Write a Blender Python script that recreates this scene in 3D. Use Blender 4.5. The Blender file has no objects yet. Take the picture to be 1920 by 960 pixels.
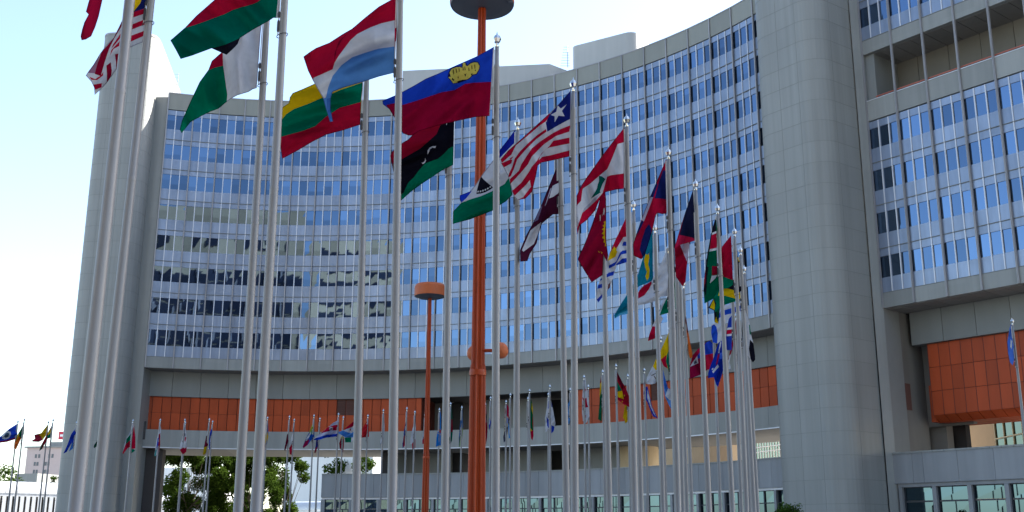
import bpy, bmesh, math, random
from mathutils import Vector, Matrix, geometry, noise
random.seed(7)
C = bpy.context.scene.collection
PI = math.pi

# ------------------------------------------------------------------ camera model
F = 2058.0; PITCH = math.atan(535 / 2058.0); HC = 1.7; ROLL = math.radians(0.22)
CP, SP, CR, SR = math.cos(PITCH), math.sin(PITCH), math.cos(ROLL), math.sin(ROLL)

def ray(x, y):
    a = (x - 960) / F; b = (480 - y) / F
    a, b = a * CR - b * SR, a * SR + b * CR
    return a, CP - b * SP, SP + b * CP
def at_z(x, y, z):
    r = ray(x, y); t = (z - HC) / r[2]
    return Vector((r[0] * t, r[1] * t, z))
def at_d(x, y, D):
    r = ray(x, y); t = D / r[1]
    return Vector((r[0] * t, D, HC + r[2] * t))

# ------------------------------------------------------------------ materials
def lin(c):
    return tuple(((v / 255) / 12.92 if v / 255 < 0.04045 else ((v / 255 + 0.055) / 1.055) ** 2.4) for v in c[:3])
def mat(name, col, rough=0.6, metal=0.0, var=0.06, scale=1.5, bump=0.0, streak=0.0, spec=0.5, pv=0.10, snap=0.0):
    m = bpy.data.materials.new(name); m.use_nodes = True
    nt = m.node_tree; b = nt.nodes['Principled BSDF']
    b.inputs['Roughness'].default_value = rough; b.inputs['Metallic'].default_value = metal
    b.inputs['Specular IOR Level'].default_value = spec
    tc = nt.nodes.new('ShaderNodeTexCoord')
    n1 = nt.nodes.new('ShaderNodeTexNoise'); n1.inputs['Scale'].default_value = scale; n1.inputs['Detail'].default_value = 6
    n2 = nt.nodes.new('ShaderNodeTexNoise'); n2.inputs['Scale'].default_value = scale * 0.13; n2.inputs['Detail'].default_value = 3
    mp = nt.nodes.new('ShaderNodeMapping'); mp.inputs['Scale'].default_value = (1, 1, 0.12 if streak else 1)
    nt.links.new(tc.outputs['Object'], mp.inputs[0]); nt.links.new(mp.outputs[0], n1.inputs[0])
    nt.links.new(tc.outputs['Object'], n2.inputs[0])
    ad = nt.nodes.new('ShaderNodeMath'); ad.operation = 'ADD'
    nt.links.new(n1.outputs[0], ad.inputs[0]); nt.links.new(n2.outputs[0], ad.inputs[1])
    mr = nt.nodes.new('ShaderNodeMapRange')
    mr.inputs['From Min'].default_value = 0.6; mr.inputs['From Max'].default_value = 1.4
    v = var + streak
    mr.inputs['To Min'].default_value = 1 - v; mr.inputs['To Max'].default_value = 1 + v
    nt.links.new(ad.outputs[0], mr.inputs[0])
    # tone differences from panel to panel
    at = nt.nodes.new('ShaderNodeAttribute'); at.attribute_name = 'pane'
    pr = nt.nodes.new('ShaderNodeMapRange'); pr.inputs['To Min'].default_value = 1 - pv; pr.inputs['To Max'].default_value = 1 + pv
    nt.links.new(at.outputs['Fac'], pr.inputs[0])
    ml = nt.nodes.new('ShaderNodeMath'); ml.operation = 'MULTIPLY'; nt.links.new(mr.outputs[0], ml.inputs[0]); nt.links.new(pr.outputs[0], ml.inputs[1])
    last = ml.outputs[0]
    if snap:
        sn = nt.nodes.new('ShaderNodeVectorMath'); sn.operation = 'SNAP'; sn.inputs[1].default_value = (2.6, 2.6, 1.91)
        of = nt.nodes.new('ShaderNodeVectorMath'); of.operation = 'ADD'; of.inputs[1].default_value = (.3, .7, -.85)
        nt.links.new(tc.outputs['Object'], of.inputs[0]); nt.links.new(of.outputs[0], sn.inputs[0])
        wn = nt.nodes.new('ShaderNodeTexWhiteNoise'); nt.links.new(sn.outputs[0], wn.inputs['Vector'])
        wr = nt.nodes.new('ShaderNodeMapRange'); wr.inputs['To Min'].default_value = 1 - snap; wr.inputs['To Max'].default_value = 1 + snap
        nt.links.new(wn.outputs['Value'], wr.inputs[0])
        # thin rain streaks running down
        m3 = nt.nodes.new('ShaderNodeMapping'); m3.inputs['Scale'].default_value = (1.6, 1.6, .035); nt.links.new(tc.outputs['Object'], m3.inputs[0])
        n4 = nt.nodes.new('ShaderNodeTexNoise'); n4.inputs['Scale'].default_value = 1.0; n4.inputs['Detail'].default_value = 7; n4.inputs['Roughness'].default_value = .65
        nt.links.new(m3.outputs[0], n4.inputs[0])
        sr = nt.nodes.new('ShaderNodeMapRange'); sr.inputs['From Min'].default_value = .35; sr.inputs['From Max'].default_value = .7; sr.inputs['To Min'].default_value = 1.05; sr.inputs['To Max'].default_value = .89
        nt.links.new(n4.outputs[0], sr.inputs[0])
        q1 = nt.nodes.new('ShaderNodeMath'); q1.operation = 'MULTIPLY'; nt.links.new(last, q1.inputs[0]); nt.links.new(wr.outputs[0], q1.inputs[1])
        q2 = nt.nodes.new('ShaderNodeMath'); q2.operation = 'MULTIPLY'; nt.links.new(q1.outputs[0], q2.inputs[0]); nt.links.new(sr.outputs[0], q2.inputs[1]); last = q2.outputs[0]
    mx = nt.nodes.new('ShaderNodeVectorMath'); mx.operation = 'SCALE'
    mx.inputs[0].default_value = col; nt.links.new(last, mx.inputs['Scale'])
    nt.links.new(mx.outputs[0], b.inputs['Base Color'])
    if bump:
        bp = nt.nodes.new('ShaderNodeBump'); bp.inputs['Strength'].default_value = bump; bp.inputs['Distance'].default_value = 0.02
        nt.links.new(n1.outputs[0], bp.inputs['Height']); nt.links.new(bp.outputs[0], b.inputs['Normal'])
    return m

def glass_mat(name, col, var=0.12, warp=0.02):
    """window glass: mirror tinted by the given colour, slightly wavy"""
    m = bpy.data.materials.new(name); m.use_nodes = True
    nt = m.node_tree; b = nt.nodes['Principled BSDF']
    b.inputs['Metallic'].default_value = 1.0; b.inputs['Roughness'].default_value = 0.015
    at = nt.nodes.new('ShaderNodeAttribute'); at.attribute_name = 'pane'
    mr = nt.nodes.new('ShaderNodeMapRange'); mr.inputs['To Min'].default_value = 1 - var; mr.inputs['To Max'].default_value = 1 + var
    nt.links.new(at.outputs['Fac'], mr.inputs[0])
    mx = nt.nodes.new('ShaderNodeVectorMath'); mx.operation = 'SCALE'; mx.inputs[0].default_value = col
    nt.links.new(mr.outputs[0], mx.inputs['Scale']); nt.links.new(mx.outputs[0], b.inputs['Base Color'])
    tc = nt.nodes.new('ShaderNodeTexCoord')
    n1 = nt.nodes.new('ShaderNodeTexNoise'); n1.inputs['Scale'].default_value = 0.5; n1.inputs['Detail'].default_value = 1
    nt.links.new(tc.outputs['Object'], n1.inputs[0])
    bp = nt.nodes.new('ShaderNodeBump'); bp.inputs['Strength'].default_value = 0.5; bp.inputs['Distance'].default_value = warp
    nt.links.new(n1.outputs[0], bp.inputs['Height']); nt.links.new(bp.outputs[0], b.inputs['Normal'])
    return m

def fabric_mat():
    m = bpy.data.materials.new('flag_fabric'); m.use_nodes = True
    nt = m.node_tree; nt.nodes.clear()
    out = nt.nodes.new('ShaderNodeOutputMaterial')
    at = nt.nodes.new('ShaderNodeAttribute'); at.attribute_name = 'dye'
    df = nt.nodes.new('ShaderNodeBsdfDiffuse'); tr = nt.nodes.new('ShaderNodeBsdfTranslucent')
    sh = nt.nodes.new('ShaderNodeBsdfSheen') if hasattr(bpy.types, 'ShaderNodeBsdfSheen') else None
    tc = nt.nodes.new('ShaderNodeTexCoord')
    n = nt.nodes.new('ShaderNodeTexNoise'); n.inputs['Scale'].default_value = 9; n.inputs['Detail'].default_value = 5
    nt.links.new(tc.outputs['Object'], n.inputs[0])
    mr = nt.nodes.new('ShaderNodeMapRange'); mr.inputs['To Min'].default_value = 0.86; mr.inputs['To Max'].default_value = 1.14
    nt.links.new(n.outputs[0], mr.inputs[0])
    mx = nt.nodes.new('ShaderNodeVectorMath'); mx.operation = 'SCALE'
    nt.links.new(at.outputs['Color'], mx.inputs[0]); nt.links.new(mr.outputs[0], mx.inputs['Scale'])
    bp = nt.nodes.new('ShaderNodeBump'); bp.inputs['Strength'].default_value = 0.8; bp.inputs['Distance'].default_value = 0.03
    n3 = nt.nodes.new('ShaderNodeTexNoise'); n3.inputs['Scale'].default_value = 4; n3.inputs['Detail'].default_value = 4
    nt.links.new(tc.outputs['Object'], n3.inputs[0]); nt.links.new(n3.outputs[0], bp.inputs['Height'])
    for s in (df, tr):
        nt.links.new(mx.outputs[0], s.inputs['Color']); nt.links.new(bp.outputs[0], s.inputs['Normal'])
    ms = nt.nodes.new('ShaderNodeMixShader'); ms.inputs[0].default_value = 0.30
    nt.links.new(df.outputs[0], ms.inputs[1]); nt.links.new(tr.outputs[0], ms.inputs[2])
    nt.links.new(ms.outputs[0], out.inputs[0])
    return m

M = dict(
    clad=mat('pale_grey_cladding', (.238, .243, .230), .55, snap=.03, var=.05, scale=.7, streak=.05),
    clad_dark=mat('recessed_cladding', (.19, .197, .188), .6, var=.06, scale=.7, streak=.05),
    concrete=mat('podium_concrete', (.235, .242, .25), .7, var=.09, scale=1.1, streak=.1, bump=.2),
    pier=mat('pier_concrete', (.16, .15, .135), .75, var=.12, scale=.9, streak=.12),
    joint=mat('panel_joint_strip', (.185, .19, .183), .8),  # thin raised strips, slightly darker than the cladding
    panel=mat('spandrel_panel', (.215, .26, .35), .30, metal=.3, var=.12, scale=2.2, streak=.12),
    fin=mat('white_aluminium_fin', (.58, .59, .63), .35, metal=.1, var=.03),
    mullion=mat('grey_mullion', (.30, .29, .295), .45, metal=.2, var=.08, streak=.06),
    reveal=mat('recess_shade_and_frame', (.025, .03, .04), .5),  # near-black paints the shade in pane recesses; also dark podium frames
    glass=glass_mat('sky_tinted_glass', (.092, .142, .225), var=.32, warp=.006),  # blue of the reflected sky put into the glass colour
    podglass=glass_mat('podium_glass', (.075, .125, .16), warp=.002),
    orange=mat('orange_panel', (.36, .056, .014), .5, spec=.2, var=.12, streak=.1, pv=.16, scale=1.2),
    orange_gap=mat('orange_panel_gap', (.12, .02, .01), .7),
    louvre=mat('brown_louvre', (.10, .045, .035), .7),
    soffit=mat('soffit_panel', (.20, .19, .175), .7, var=.1),
    dark=mat('painted_darkness', (.03, .028, .028), .9),  # near-black paints the darkness of deep openings; also slits and hidden cores
    beige=mat('beige_render', (.62, .47, .29), .8, var=.05),
    beigelight=mat('opposite_tower_cladding', (.42, .36, .25), .7, var=.05),
    whitewall=mat('white_render', (.75, .75, .74), .7, var=.04),
    pink=mat('pinkish_render', (.52, .42, .39), .8, var=.06),
    darkwin2=mat('opposite_dark_glazing', (.018, .026, .05), .6, spec=.2),
    gallery=mat('gallery_render', (.16, .15, .125), .8),
    underdark=mat('shade_and_window_brown', (.05, .042, .038), .8),  # shade under the block put into a dark brown; also walkway window openings
    darkwin=mat('dark_window', (.09, .10, .11), .3),
    greenglass=glass_mat('green_office_glass', (.085, .13, .115)),
    yellowframe=mat('pale_yellow_frame', (.65, .58, .35), .5),
    roofwhite=mat('white_curved_roof', (.62, .64, .67), .35, metal=.2, var=.05),
    ground=mat('plaza_paving', (.24, .235, .22), .85, var=.1, scale=.4),
    pole=mat('pole_paint', (.185, .186, .195), .45, metal=.15, var=.05, scale=3),
    chrome=mat('chrome_finial', (.62, .62, .60), .12, metal=1.0, var=.03),
    rope=mat('halyard_rope', (.45, .45, .45), .8),
    black=mat('black_rubber', (.03, .03, .035), .6),
    mast=mat('orange_mast_paint', (.30, .036, .003), .42, spec=.3, var=.14, scale=2),
    lamphead=mat('orange_lamp_head', (.40, .10, .035), .5, spec=.2, var=.08, scale=3),
    lampdark=mat('lamp_underside', (.05, .055, .07), .5, var=.1),
    rail=mat('red_handrail', (.42, .10, .06), .5),
    signred=mat('red_sign', (.55, .03, .06), .5), signwhite=mat('white_sign', (.8, .8, .8), .5),
    bark=mat('tree_bark', (.10, .08, .06), .9, var=.2, scale=4),
    steel=mat('aerial_steel', (.5, .5, .5), .4, metal=.6),
)
M['parapet'] = mat('bounce_tinted_parapet', (.235, .235, .205), .55, var=.05, streak=.05)  # warmer copy of the cladding, bounced light put into the colour
M['roofblock'] = mat('rooftop_cladding', (.40, .40, .385), .6, var=.04, streak=.05)
FAB = fabric_mat()
def leaf_mat(name, col):
    m = bpy.data.materials.new(name); m.use_nodes = True
    nt = m.node_tree; nt.nodes.clear(); out = nt.nodes.new('ShaderNodeOutputMaterial')
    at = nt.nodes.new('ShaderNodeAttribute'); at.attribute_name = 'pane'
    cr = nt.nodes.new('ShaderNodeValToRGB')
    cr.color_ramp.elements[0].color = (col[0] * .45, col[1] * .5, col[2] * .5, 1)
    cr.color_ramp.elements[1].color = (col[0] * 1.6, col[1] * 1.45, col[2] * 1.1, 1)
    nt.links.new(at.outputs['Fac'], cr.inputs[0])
    df = nt.nodes.new('ShaderNodeBsdfDiffuse'); tr = nt.nodes.new('ShaderNodeBsdfTranslucent')
    nt.links.new(cr.outputs[0], df.inputs[0]); nt.links.new(cr.outputs[0], tr.inputs[0])
    ms = nt.nodes.new('ShaderNodeMixShader'); ms.inputs[0].default_value = .4
    nt.links.new(df.outputs[0], ms.inputs[1]); nt.links.new(tr.outputs[0], ms.inputs[2]); nt.links.new(ms.outputs[0], out.inputs[0])
    return m
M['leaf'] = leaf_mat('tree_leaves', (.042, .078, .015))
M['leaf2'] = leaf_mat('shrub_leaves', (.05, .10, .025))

# ------------------------------------------------------------------ mesh helpers
class MB:
    def __init__(s): s.v = []; s.f = []; s.p = []
    def hexa(s, pts, pane=0.5):
        """pts: 4 bottom (ccw) + 4 top"""
        n = len(s.v); s.v += [tuple(p) for p in pts]
        for q in ((3, 2, 1, 0), (4, 5, 6, 7), (0, 1, 5, 4), (1, 2, 6, 5), (2, 3, 7, 6), (3, 0, 4, 7)):
            s.f.append(tuple(n + i for i in q)); s.p.append(pane)
    def quad(s, a, b, c, d, pane=0.5):
        n = len(s.v); s.v += [tuple(a), tuple(b), tuple(c), tuple(d)]; s.f.append((n, n + 1, n + 2, n + 3)); s.p.append(pane)
    def box(s, x0, x1, y0, y1, z0, z1, pane=0.5):
        s.hexa([(x0, y0, z0), (x1, y0, z0), (x1, y1, z0), (x0, y1, z0), (x0, y0, z1), (x1, y0, z1), (x1, y1, z1), (x0, y1, z1)], pane)
    def prism(s, poly, z0, z1, pane=0.5, caps=True):
        n = len(s.v); k = len(poly)
        s.v += [(p[0], p[1], z0) for p in poly] + [(p[0], p[1], z1) for p in poly]
        for i in range(k):
            j = (i + 1) % k; s.f.append((n + i, n + j, n + k + j, n + k + i)); s.p.append(pane)
        if caps:
            s.f.append(tuple(n + k + i for i in range(k))); s.p.append(pane)
            s.f.append(tuple(n + k - 1 - i for i in range(k))); s.p.append(pane)
    def tube(s, a, b, r0, r1=None, n=10, caps=True):
        r1 = r0 if r1 is None else r1
        a = Vector(a); b = Vector(b); d = (b - a).normalized()
        u = d.orthogonal().normalized(); w = d.cross(u); k = len(s.v)
        for P_, r in ((a, r0), (b, r1)):
            for i in range(n):
                t = 2 * PI * i / n; s.v.append(tuple(P_ + u * (r * math.cos(t)) + w * (r * math.sin(t))))
        for i in range(n):
            j = (i + 1) % n; s.f.append((k + i, k + j, k + n + j, k + n + i)); s.p.append(.5)
        if caps:
            s.f.append(tuple(k + n + i for i in range(n))); s.p.append(.5)
            s.f.append(tuple(k + n - 1 - i for i in range(n))); s.p.append(.5)
    def lathe(s, prof, n=24, cx=0, cy=0, lobes=None):
        k = len(s.v)
        for r, z in prof:
            for i in range(n):
                t = 2 * PI * i / n; rr = r * (lobes(t) if lobes else 1)
                s.v.append((cx + rr * math.cos(t), cy + rr * math.sin(t), z))
        for q in range(len(prof) - 1):
            for i in range(n):
                j = (i + 1) % n; s.f.append((k + q * n + i, k + q * n + j, k + (q + 1) * n + j, k + (q + 1) * n + i)); s.p.append(.5)
        s.f.append(tuple(k + (len(prof) - 1) * n + i for i in range(n))); s.p.append(.5)
        s.f.append(tuple(k + n - 1 - i for i in range(n))); s.p.append(.5)
    def add_second(s, other):
        n = len(s.v); s.v += other.v; s.m2 = len(s.f); s.f += [tuple(n + i for i in f) for f in other.f]; s.p += other.p
    def build(s, name, m, parent=None, loc=None, smooth=False, fixn=True, m2=None):
        me = bpy.data.meshes.new(name); me.from_pydata(s.v, [], s.f)
        a = me.attributes.new('pane', 'FLOAT', 'FACE'); a.data.foreach_set('value', s.p)
        if m2:
            me.materials.append(m); me.materials.append(m2)
            for i in range(s.m2, len(s.f)): me.polygons[i].material_index = 1
        if fixn:
            bm = bmesh.new(); bm.from_mesh(me); bmesh.ops.recalc_face_normals(bm, faces=bm.faces); bm.to_mesh(me); bm.free()
        if not m2: me.materials.append(m)
        if smooth: me.shade_smooth()
        o = bpy.data.objects.new(name, me); C.objects.link(o)
        if parent: o.parent = parent
        if loc: o.location = loc
        return o
def thing(name, label, cat, loc=(0, 0, 0), group=None):
    o = bpy.data.objects.new(name, None); C.objects.link(o); o.location = loc; o.empty_display_size = .5
    o['label'] = label; o['category'] = cat
    if group: o['group'] = group
    return o
def shift(mb, loc):
    mb.v = [(x - loc[0], y - loc[1], z - loc[2]) for x, y, z in mb.v]; return mb
def structure(o): o['kind'] = 'structure'; return o
def rounded(poly, radii, n=7):
    out = []; k = len(poly)
    for i, p in enumerate(poly):
        r = radii[i]; p = Vector(p); a = Vector(poly[i - 1]); b = Vector(poly[(i + 1) % k])
        if r <= 0: out.append(tuple(p)); continue
        u = (a - p).normalized(); w = (b - p).normalized(); ang = u.angle(w); t = r / math.tan(ang / 2)
        c = p + (u + w).normalized() * (r / math.sin(ang / 2)); s0 = p + u * t; s1 = p + w * t
        for j in range(n + 1):
            q = s0.lerp(s1, j / n); d = (q - c); 
            a0 = math.atan2((s0 - c).y, (s0 - c).x); a1 = math.atan2((s1 - c).y, (s1 - c).x)
            da = (a1 - a0 + PI) % (2 * PI) - PI
            an = a0 + da * j / n; out.append((c.x + r * math.cos(an), c.y + r * math.sin(an)))
    return out
def offset_path(pts, d):
    """offset a polyline to the camera side by d (open path)"""
    out = []
    for i, p in enumerate(pts):
        a = Vector(pts[max(0, i - 1)]); b = Vector(pts[min(len(pts) - 1, i + 1)]); t = (b - a).normalized()
        n = Vector((t.y, -t.x))
        out.append((p[0] + n.x * d, p[1] + n.y * d))
    return out
def strip_joint(mb, path, z, h=.05, d=.02):
    po = offset_path(path, d)
    for i in range(len(path) - 1):
        a, b, c, e = path[i], path[i + 1], po[i + 1], po[i]
        mb.hexa([(*e, z), (*c, z), (*b, z), (*a, z), (*e, z + h), (*c, z + h), (*b, z + h), (*a, z + h)])
# ------------------------------------------------------------------ ground
g = MB(); g.quad((-600, -400, 0), (600, -400, 0), (600, 900, 0), (-600, 900, 0))
structure(g.build('ground', M['ground']))

# ------------------------------------------------------------------ curved office block
CX, CY, R = -25.08, 71.6, 57.0
PH0 = math.radians(-17.62); DPH = math.radians(3.088); NB = 26; FL = 3.82; Z0 = 22.3
def arc(ph, r, z=None):
    x, y = CX + r * math.sin(ph), CY + r * math.cos(ph)
    return (x, y) if z is None else (x, y, z)
def seg(mb, p0, p1, r0, r1, z0, z1, pane=None):
    pane = random.random() if pane is None else pane
    mb.hexa([arc(p0, r0, z0), arc(p1, r0, z0), arc(p1, r1, z0), arc(p0, r1, z0),
             arc(p0, r0, z1), arc(p1, r0, z1), arc(p1, r1, z1), arc(p0, r1, z1)], pane)
def phi(k): return PH0 + DPH * k
def arcband(mb, k0, k1, r0, r1, z0, z1, step=1.0):
    k = k0
    while k < k1 - 1e-6:
        e = min(k + step, k1); seg(mb, phi(k), phi(e), r0, r1, z0, z1); k = e
def phi_px(x, y, r):
    q = ray(x, y); a = q[0] ** 2 + q[1] ** 2; b = -2 * (q[0] * CX + q[1] * CY); c = CX * CX + CY * CY - r * r
    t = (-b + math.sqrt(b * b - 4 * a * c)) / (2 * a)
    return (math.atan2(q[0] * t - CX, q[1] * t - CY) - PH0) / DPH     # in bays

B1 = thing('office_building', 'long concave grey office block with eight rows of blue windows, curving behind the flagpoles', 'building', (CX, CY + R, 0))
OB = (CX, CY + R, 0)
def bb(mb, name, m, **k): return shift(mb, OB).build(name, M[m], B1, **k)
mb = MB(); arcband(mb, 0, NB, R + .30, R + 15, Z0 - 1.0, 54.2); bb(mb, 'core_block', 'reveal')
mb = MB()
for k in range(NB):                       # parapet panels, small gaps between
    seg(mb, phi(k + .008), phi(k + .992), R - .02, R + .5, 52.92, 55.0)
bb(mb, 'parapet', 'parapet')
mb = MB(); arcband(mb, 0, NB, R - .06, R + .7, 55.0, 55.12); bb(mb, 'coping', 'mullion')
mb = MB()
for k in range(NB): seg(mb, phi(k + .008), phi(k + .992), R - .02, R + .5, 21.0, Z0 - .03)
bb(mb, 'base_band', 'clad')
top = MB()
for f in range(8):
    J = Z0 + FL * f
    mb = MB()
    for k in range(NB):
        for p in range(3):
            a, b = phi(k + p / 3 + .01), phi(k + (p + 1) / 3 - .01)
            seg(mb, a, b, R + .05, R + .3, J + .02, J + 1.33, random.random())
            if f: seg(mb, a, b, R + .05, R + .3, J + 3.18 - FL, J - .02, random.random())
            if f == 7: seg(top, a, b, R + .05, R + .3, J + 3.18, J + FL - .03, random.random())
    jm = MB(); arcband(jm, 0, NB, R - .03, R + .04, J - .02, J + .03); mb.add_second(jm); bb(mb, 'spandrel', 'panel', m2=M['joint'])
bb(top, 'window_header', 'panel')
# windows: one per bay and storey, three panes each; slightly uneven glass
def window_mesh(mb, f, k):
    J = Z0 + FL * f
    for p in range(3):
        a, b = phi(k + p / 3 + .014), phi(k + (p + 1) / 3 - .014)
        t = [random.uniform(-.004, .004) for _ in range(4)]; pn = random.random()
        A = [arc(a, R + .11 + t[0], J + 1.35), arc(b, R + .11 + t[1], J + 1.35), arc(b, R + .11 + t[2], J + 3.17), arc(a, R + .11 + t[3], J + 3.17)]
        if random.random() < .55:
            u_ = random.choice((.28, .34, .45, .62))
            m0 = tuple(A[0][i] + (A[3][i] - A[0][i]) * u_ for i in range(3)); m1 = tuple(A[1][i] + (A[2][i] - A[1][i]) * u_ for i in range(3))
            mb.quad(A[0], A[1], m1, m0, pane=max(0, pn - random.uniform(.2, .5))); mb.quad(m0, m1, A[2], A[3], pane=pn)
        else: mb.quad(*A, pane=pn)
WMAX = 96
rest = MB(); n = 0
cells = [(f, k) for k in range(NB - 1, -1, -1) for f in range(8)]
for f, k in cells:
    if n < WMAX:
        mb = MB(); window_mesh(mb, f, k); bb(mb, 'window', 'glass', fixn=False); n += 1
    else: window_mesh(rest, f, k)
o = bb(rest, 'window', 'glass', fixn=False); o['kind'] = 'stuff'
# fins and mullions
for k in range(NB + 1):
    w = .0065 if k else .012
    mb = MB(); seg(mb, phi(k) - .0010, phi(k) + .0010, R - .15, R + .05, 21.0, 55.03)
    seg(mb, phi(k) - .0014, phi(k) + .0014, R - .07, R - .02, 21.0, 55.0)
    bb(mb, 'mullion', 'mullion')
for k in range(NB):
    for p in (1, 2):
        q = phi(k + p / 3); fr = MB()
        seg(fr, q - .00082, q + .00082, R - .02, R + .14, Z0 + .03, Z0 + FL * 8 - .06)
        bb(fr, 'window_fin', 'fin')
mb = MB(); arcband(mb, 0, NB, R + .5, R + 15, 20.98, 21.3); bb(mb, 'soffit', 'soffit')
# transfer beam, orange storey, bridge slab
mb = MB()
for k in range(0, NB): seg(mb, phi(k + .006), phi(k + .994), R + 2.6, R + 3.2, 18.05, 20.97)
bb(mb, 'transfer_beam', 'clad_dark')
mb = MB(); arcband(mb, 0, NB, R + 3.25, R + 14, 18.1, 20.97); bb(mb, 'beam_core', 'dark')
kL, kR = phi_px(790, 780, R + 2.9), phi_px(1078, 770, R + 2.9)
def orange(k0, k1, lv):
    m1 = MB(); m2 = MB(); lm = MB()
    pw = 1 / 3.0; k = k0
    while k < k1 - .05:
        e = min(k + pw, k1)
        inl = lv[0] <= k < lv[1]
        for (za, zb) in ((14.12, 16.15), (16.18, 18.03)):
            if inl and za > 15:
                for i in range(14):
                    z = za + (zb - za) * i / 14; seg(lm, phi(k + .02), phi(e - .02), R + 2.95, R + 3.1, z, z + .07)
            else: seg(m1, phi(k + .011), phi(e - .011), R + 2.9, R + 3.1, za, zb)
        k = e
    arcband(m2, k0, k1, R + 3.08, R + 13, 14.1, 18.06)
    bb(m1, 'orange_panels', 'orange'); bb(m2, 'orange_backing', 'orange_gap')
    if lm.v: bb(lm, 'louvre', 'louvre')
kv = phi_px(615, 770, R + 2.9)
orange(.02, kL, (kv, kv + .66)); 
kv2 = phi_px(1217, 740, R + 2.9)
orange(kR, NB, (kv2, kv2 + .34))
mb = MB(); kk = [0.1]
while kk[-1] < NB: kk.append(min(NB, kk[-1] + 2))
for a, b in zip(kk, kk[1:]):
    n2 = 2
    for i in range(n2): seg(mb, phi(a + (b - a) * i / n2 + (.006 if i == 0 else 0)), phi(a + (b - a) * (i + 1) / n2), R + 1.9, R + 2.3, 12.1, 14.1)
bb(mb, 'bridge_parapet', 'clad')
mb = MB(); arcband(mb, .1, NB, R + 1.95, R + 13, 11.98, 12.09); bb(mb, 'bridge_soffit', 'soffit')
mb = MB(); arcband(mb, .1, NB, R + 2.32, R + 13, 12.1, 13.0); bb(mb, 'bridge_slab', 'dark')
mb = MB(); arcband(mb, .1, NB, R + 1.86, R + 2.0, 12.0, 12.1); bb(mb, 'bridge_drip_edge', 'fin')
# core walls behind the openings; dark ones paint the darkness between them
def core(x0, x1, r, z0, z1, m, y=870, thick=.5):
    mb = MB(); k0, k1 = phi_px(x0, y, r), phi_px(x1, y, r)
    arcband(mb, k0, k1, r, r + thick, z0, z1, .5); bb(mb, 'core_wall', m); return k0, k1
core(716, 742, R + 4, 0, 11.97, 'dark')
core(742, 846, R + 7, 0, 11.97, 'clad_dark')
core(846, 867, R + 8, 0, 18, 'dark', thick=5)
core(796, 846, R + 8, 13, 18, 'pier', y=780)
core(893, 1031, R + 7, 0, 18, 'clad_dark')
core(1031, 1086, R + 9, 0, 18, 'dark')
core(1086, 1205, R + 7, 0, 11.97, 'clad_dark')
k1 = phi_px(1203, 870, R + 9)
mb = MB(); c = arc(phi(k1) - .01, R + 9.2); mb.lathe([(2.4, 0), (2.4, 11.97)], 40, c[0], c[1]); bb(mb, 'rounded_core', 'beige', smooth=False)
# left pier next to the stair tower and a dark box painting the shade under the block
mb = MB(); mb.box(-44.3, -42.45, 125.95, 129.2, 0, 54.5); bb(mb, 'end_pier', 'clad')
mb = MB(); mb.box(-44.0, -40.5, 129.25, 130.4, 0, 11.9); bb(mb, 'under_block_shade', 'underdark')
# roof structures
mb = MB(); mb.prism([(-13.6, 125.7), (4.5, 123.5), (6.9, 125.6), (-6, 134)], 54, 58.0); bb(mb, 'plant_room', 'roofblock')
mb = MB(); mb.prism(rounded([(7.2, 127.2), (14.6, 122.6), (17.2, 125.2), (11, 132)], [.8, 1.2, 1.0, .5]), 54, 62.0); bb(mb, 'stair_head', 'roofblock')
def aerial(px, y0, y1, D):
    mb = MB(); a = at_d(px, y1, D); b = at_d(px, y0, D)
    a.x = b.x; mb.tube(a, b, .05, n=6)
    n_ = 8
    for i in range(n_):
        p = a.lerp(b, (i + .5) / n_); L = .9 - .06 * i; mb.tube(p - Vector((L, 0, 0)), p + Vector((L * .3, 0, 0)), .025, n=5)
    bb(mb, 'roof_aerial', 'steel')
aerial(1064, 86, 126, 125); aerial(335, 137, 186, 136)

# ------------------------------------------------------------------ stair towers
def slab_tower(name, label, poly, rad, ztop, path_idx, verticals, base, seam_step=1.91):
    P_ = rounded(poly, rad, 9)
    t = thing(name, label, 'tower', (base[0], base[1], 0))
    sh = MB(); sh.prism(P_, 0, ztop)
    mb = MB(); z = 0.85; path = path_idx(P_)
    while z < ztop - .5:
        strip_joint(mb, path, z, .035, .010); z += seam_step
    for (x, y, nx, ny) in verticals(P_):
        tx, ty = -ny, nx; w = .016; d = .011
        mb.hexa([(x - tx * w, y - ty * w, 0), (x + tx * w, y + ty * w, 0), (x + tx * w + nx * d, y + ty * w + ny * d, 0), (x - tx * w + nx * d, y - ty * w + ny * d, 0),
                 (x - tx * w, y - ty * w, ztop), (x + tx * w, y + ty * w, ztop), (x + tx * w + nx * d, y + ty * w + ny * d, ztop), (x - tx * w + nx * d, y - ty * w + ny * d, ztop)])
    sh.add_second(mb); shift(sh, (base[0], base[1], 0)).build('shaft', M['clad'], t, m2=M['joint'])
    mb = MB(); Q = rounded([(x, y) for x, y in poly], rad, 9); cxm = sum(q[0] for q in Q) / len(Q); cym = sum(q[1] for q in Q) / len(Q)
    Q = [(cxm + (q[0] - cxm) * 1.012, cym + (q[1] - cym) * 1.004) for q in Q]
    mb.prism(Q, ztop, ztop + .25); shift(mb, (base[0], base[1], 0)).build('coping', M['mullion'], t)
    return t
def vlist(specs):
    def f(P_):
        out = []
        for a, b, s in specs:
            a = Vector(a); b = Vector(b); p = a.lerp(b, s); t = (b - a).normalized(); out.append((p.x, p.y, t.y, -t.x))
        return out
    return f
LP = [(-50.15, 123.25), (-43.6, 122.6), (-43.9, 126.2), (-46.3, 143.5), (-52, 144)]
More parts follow.
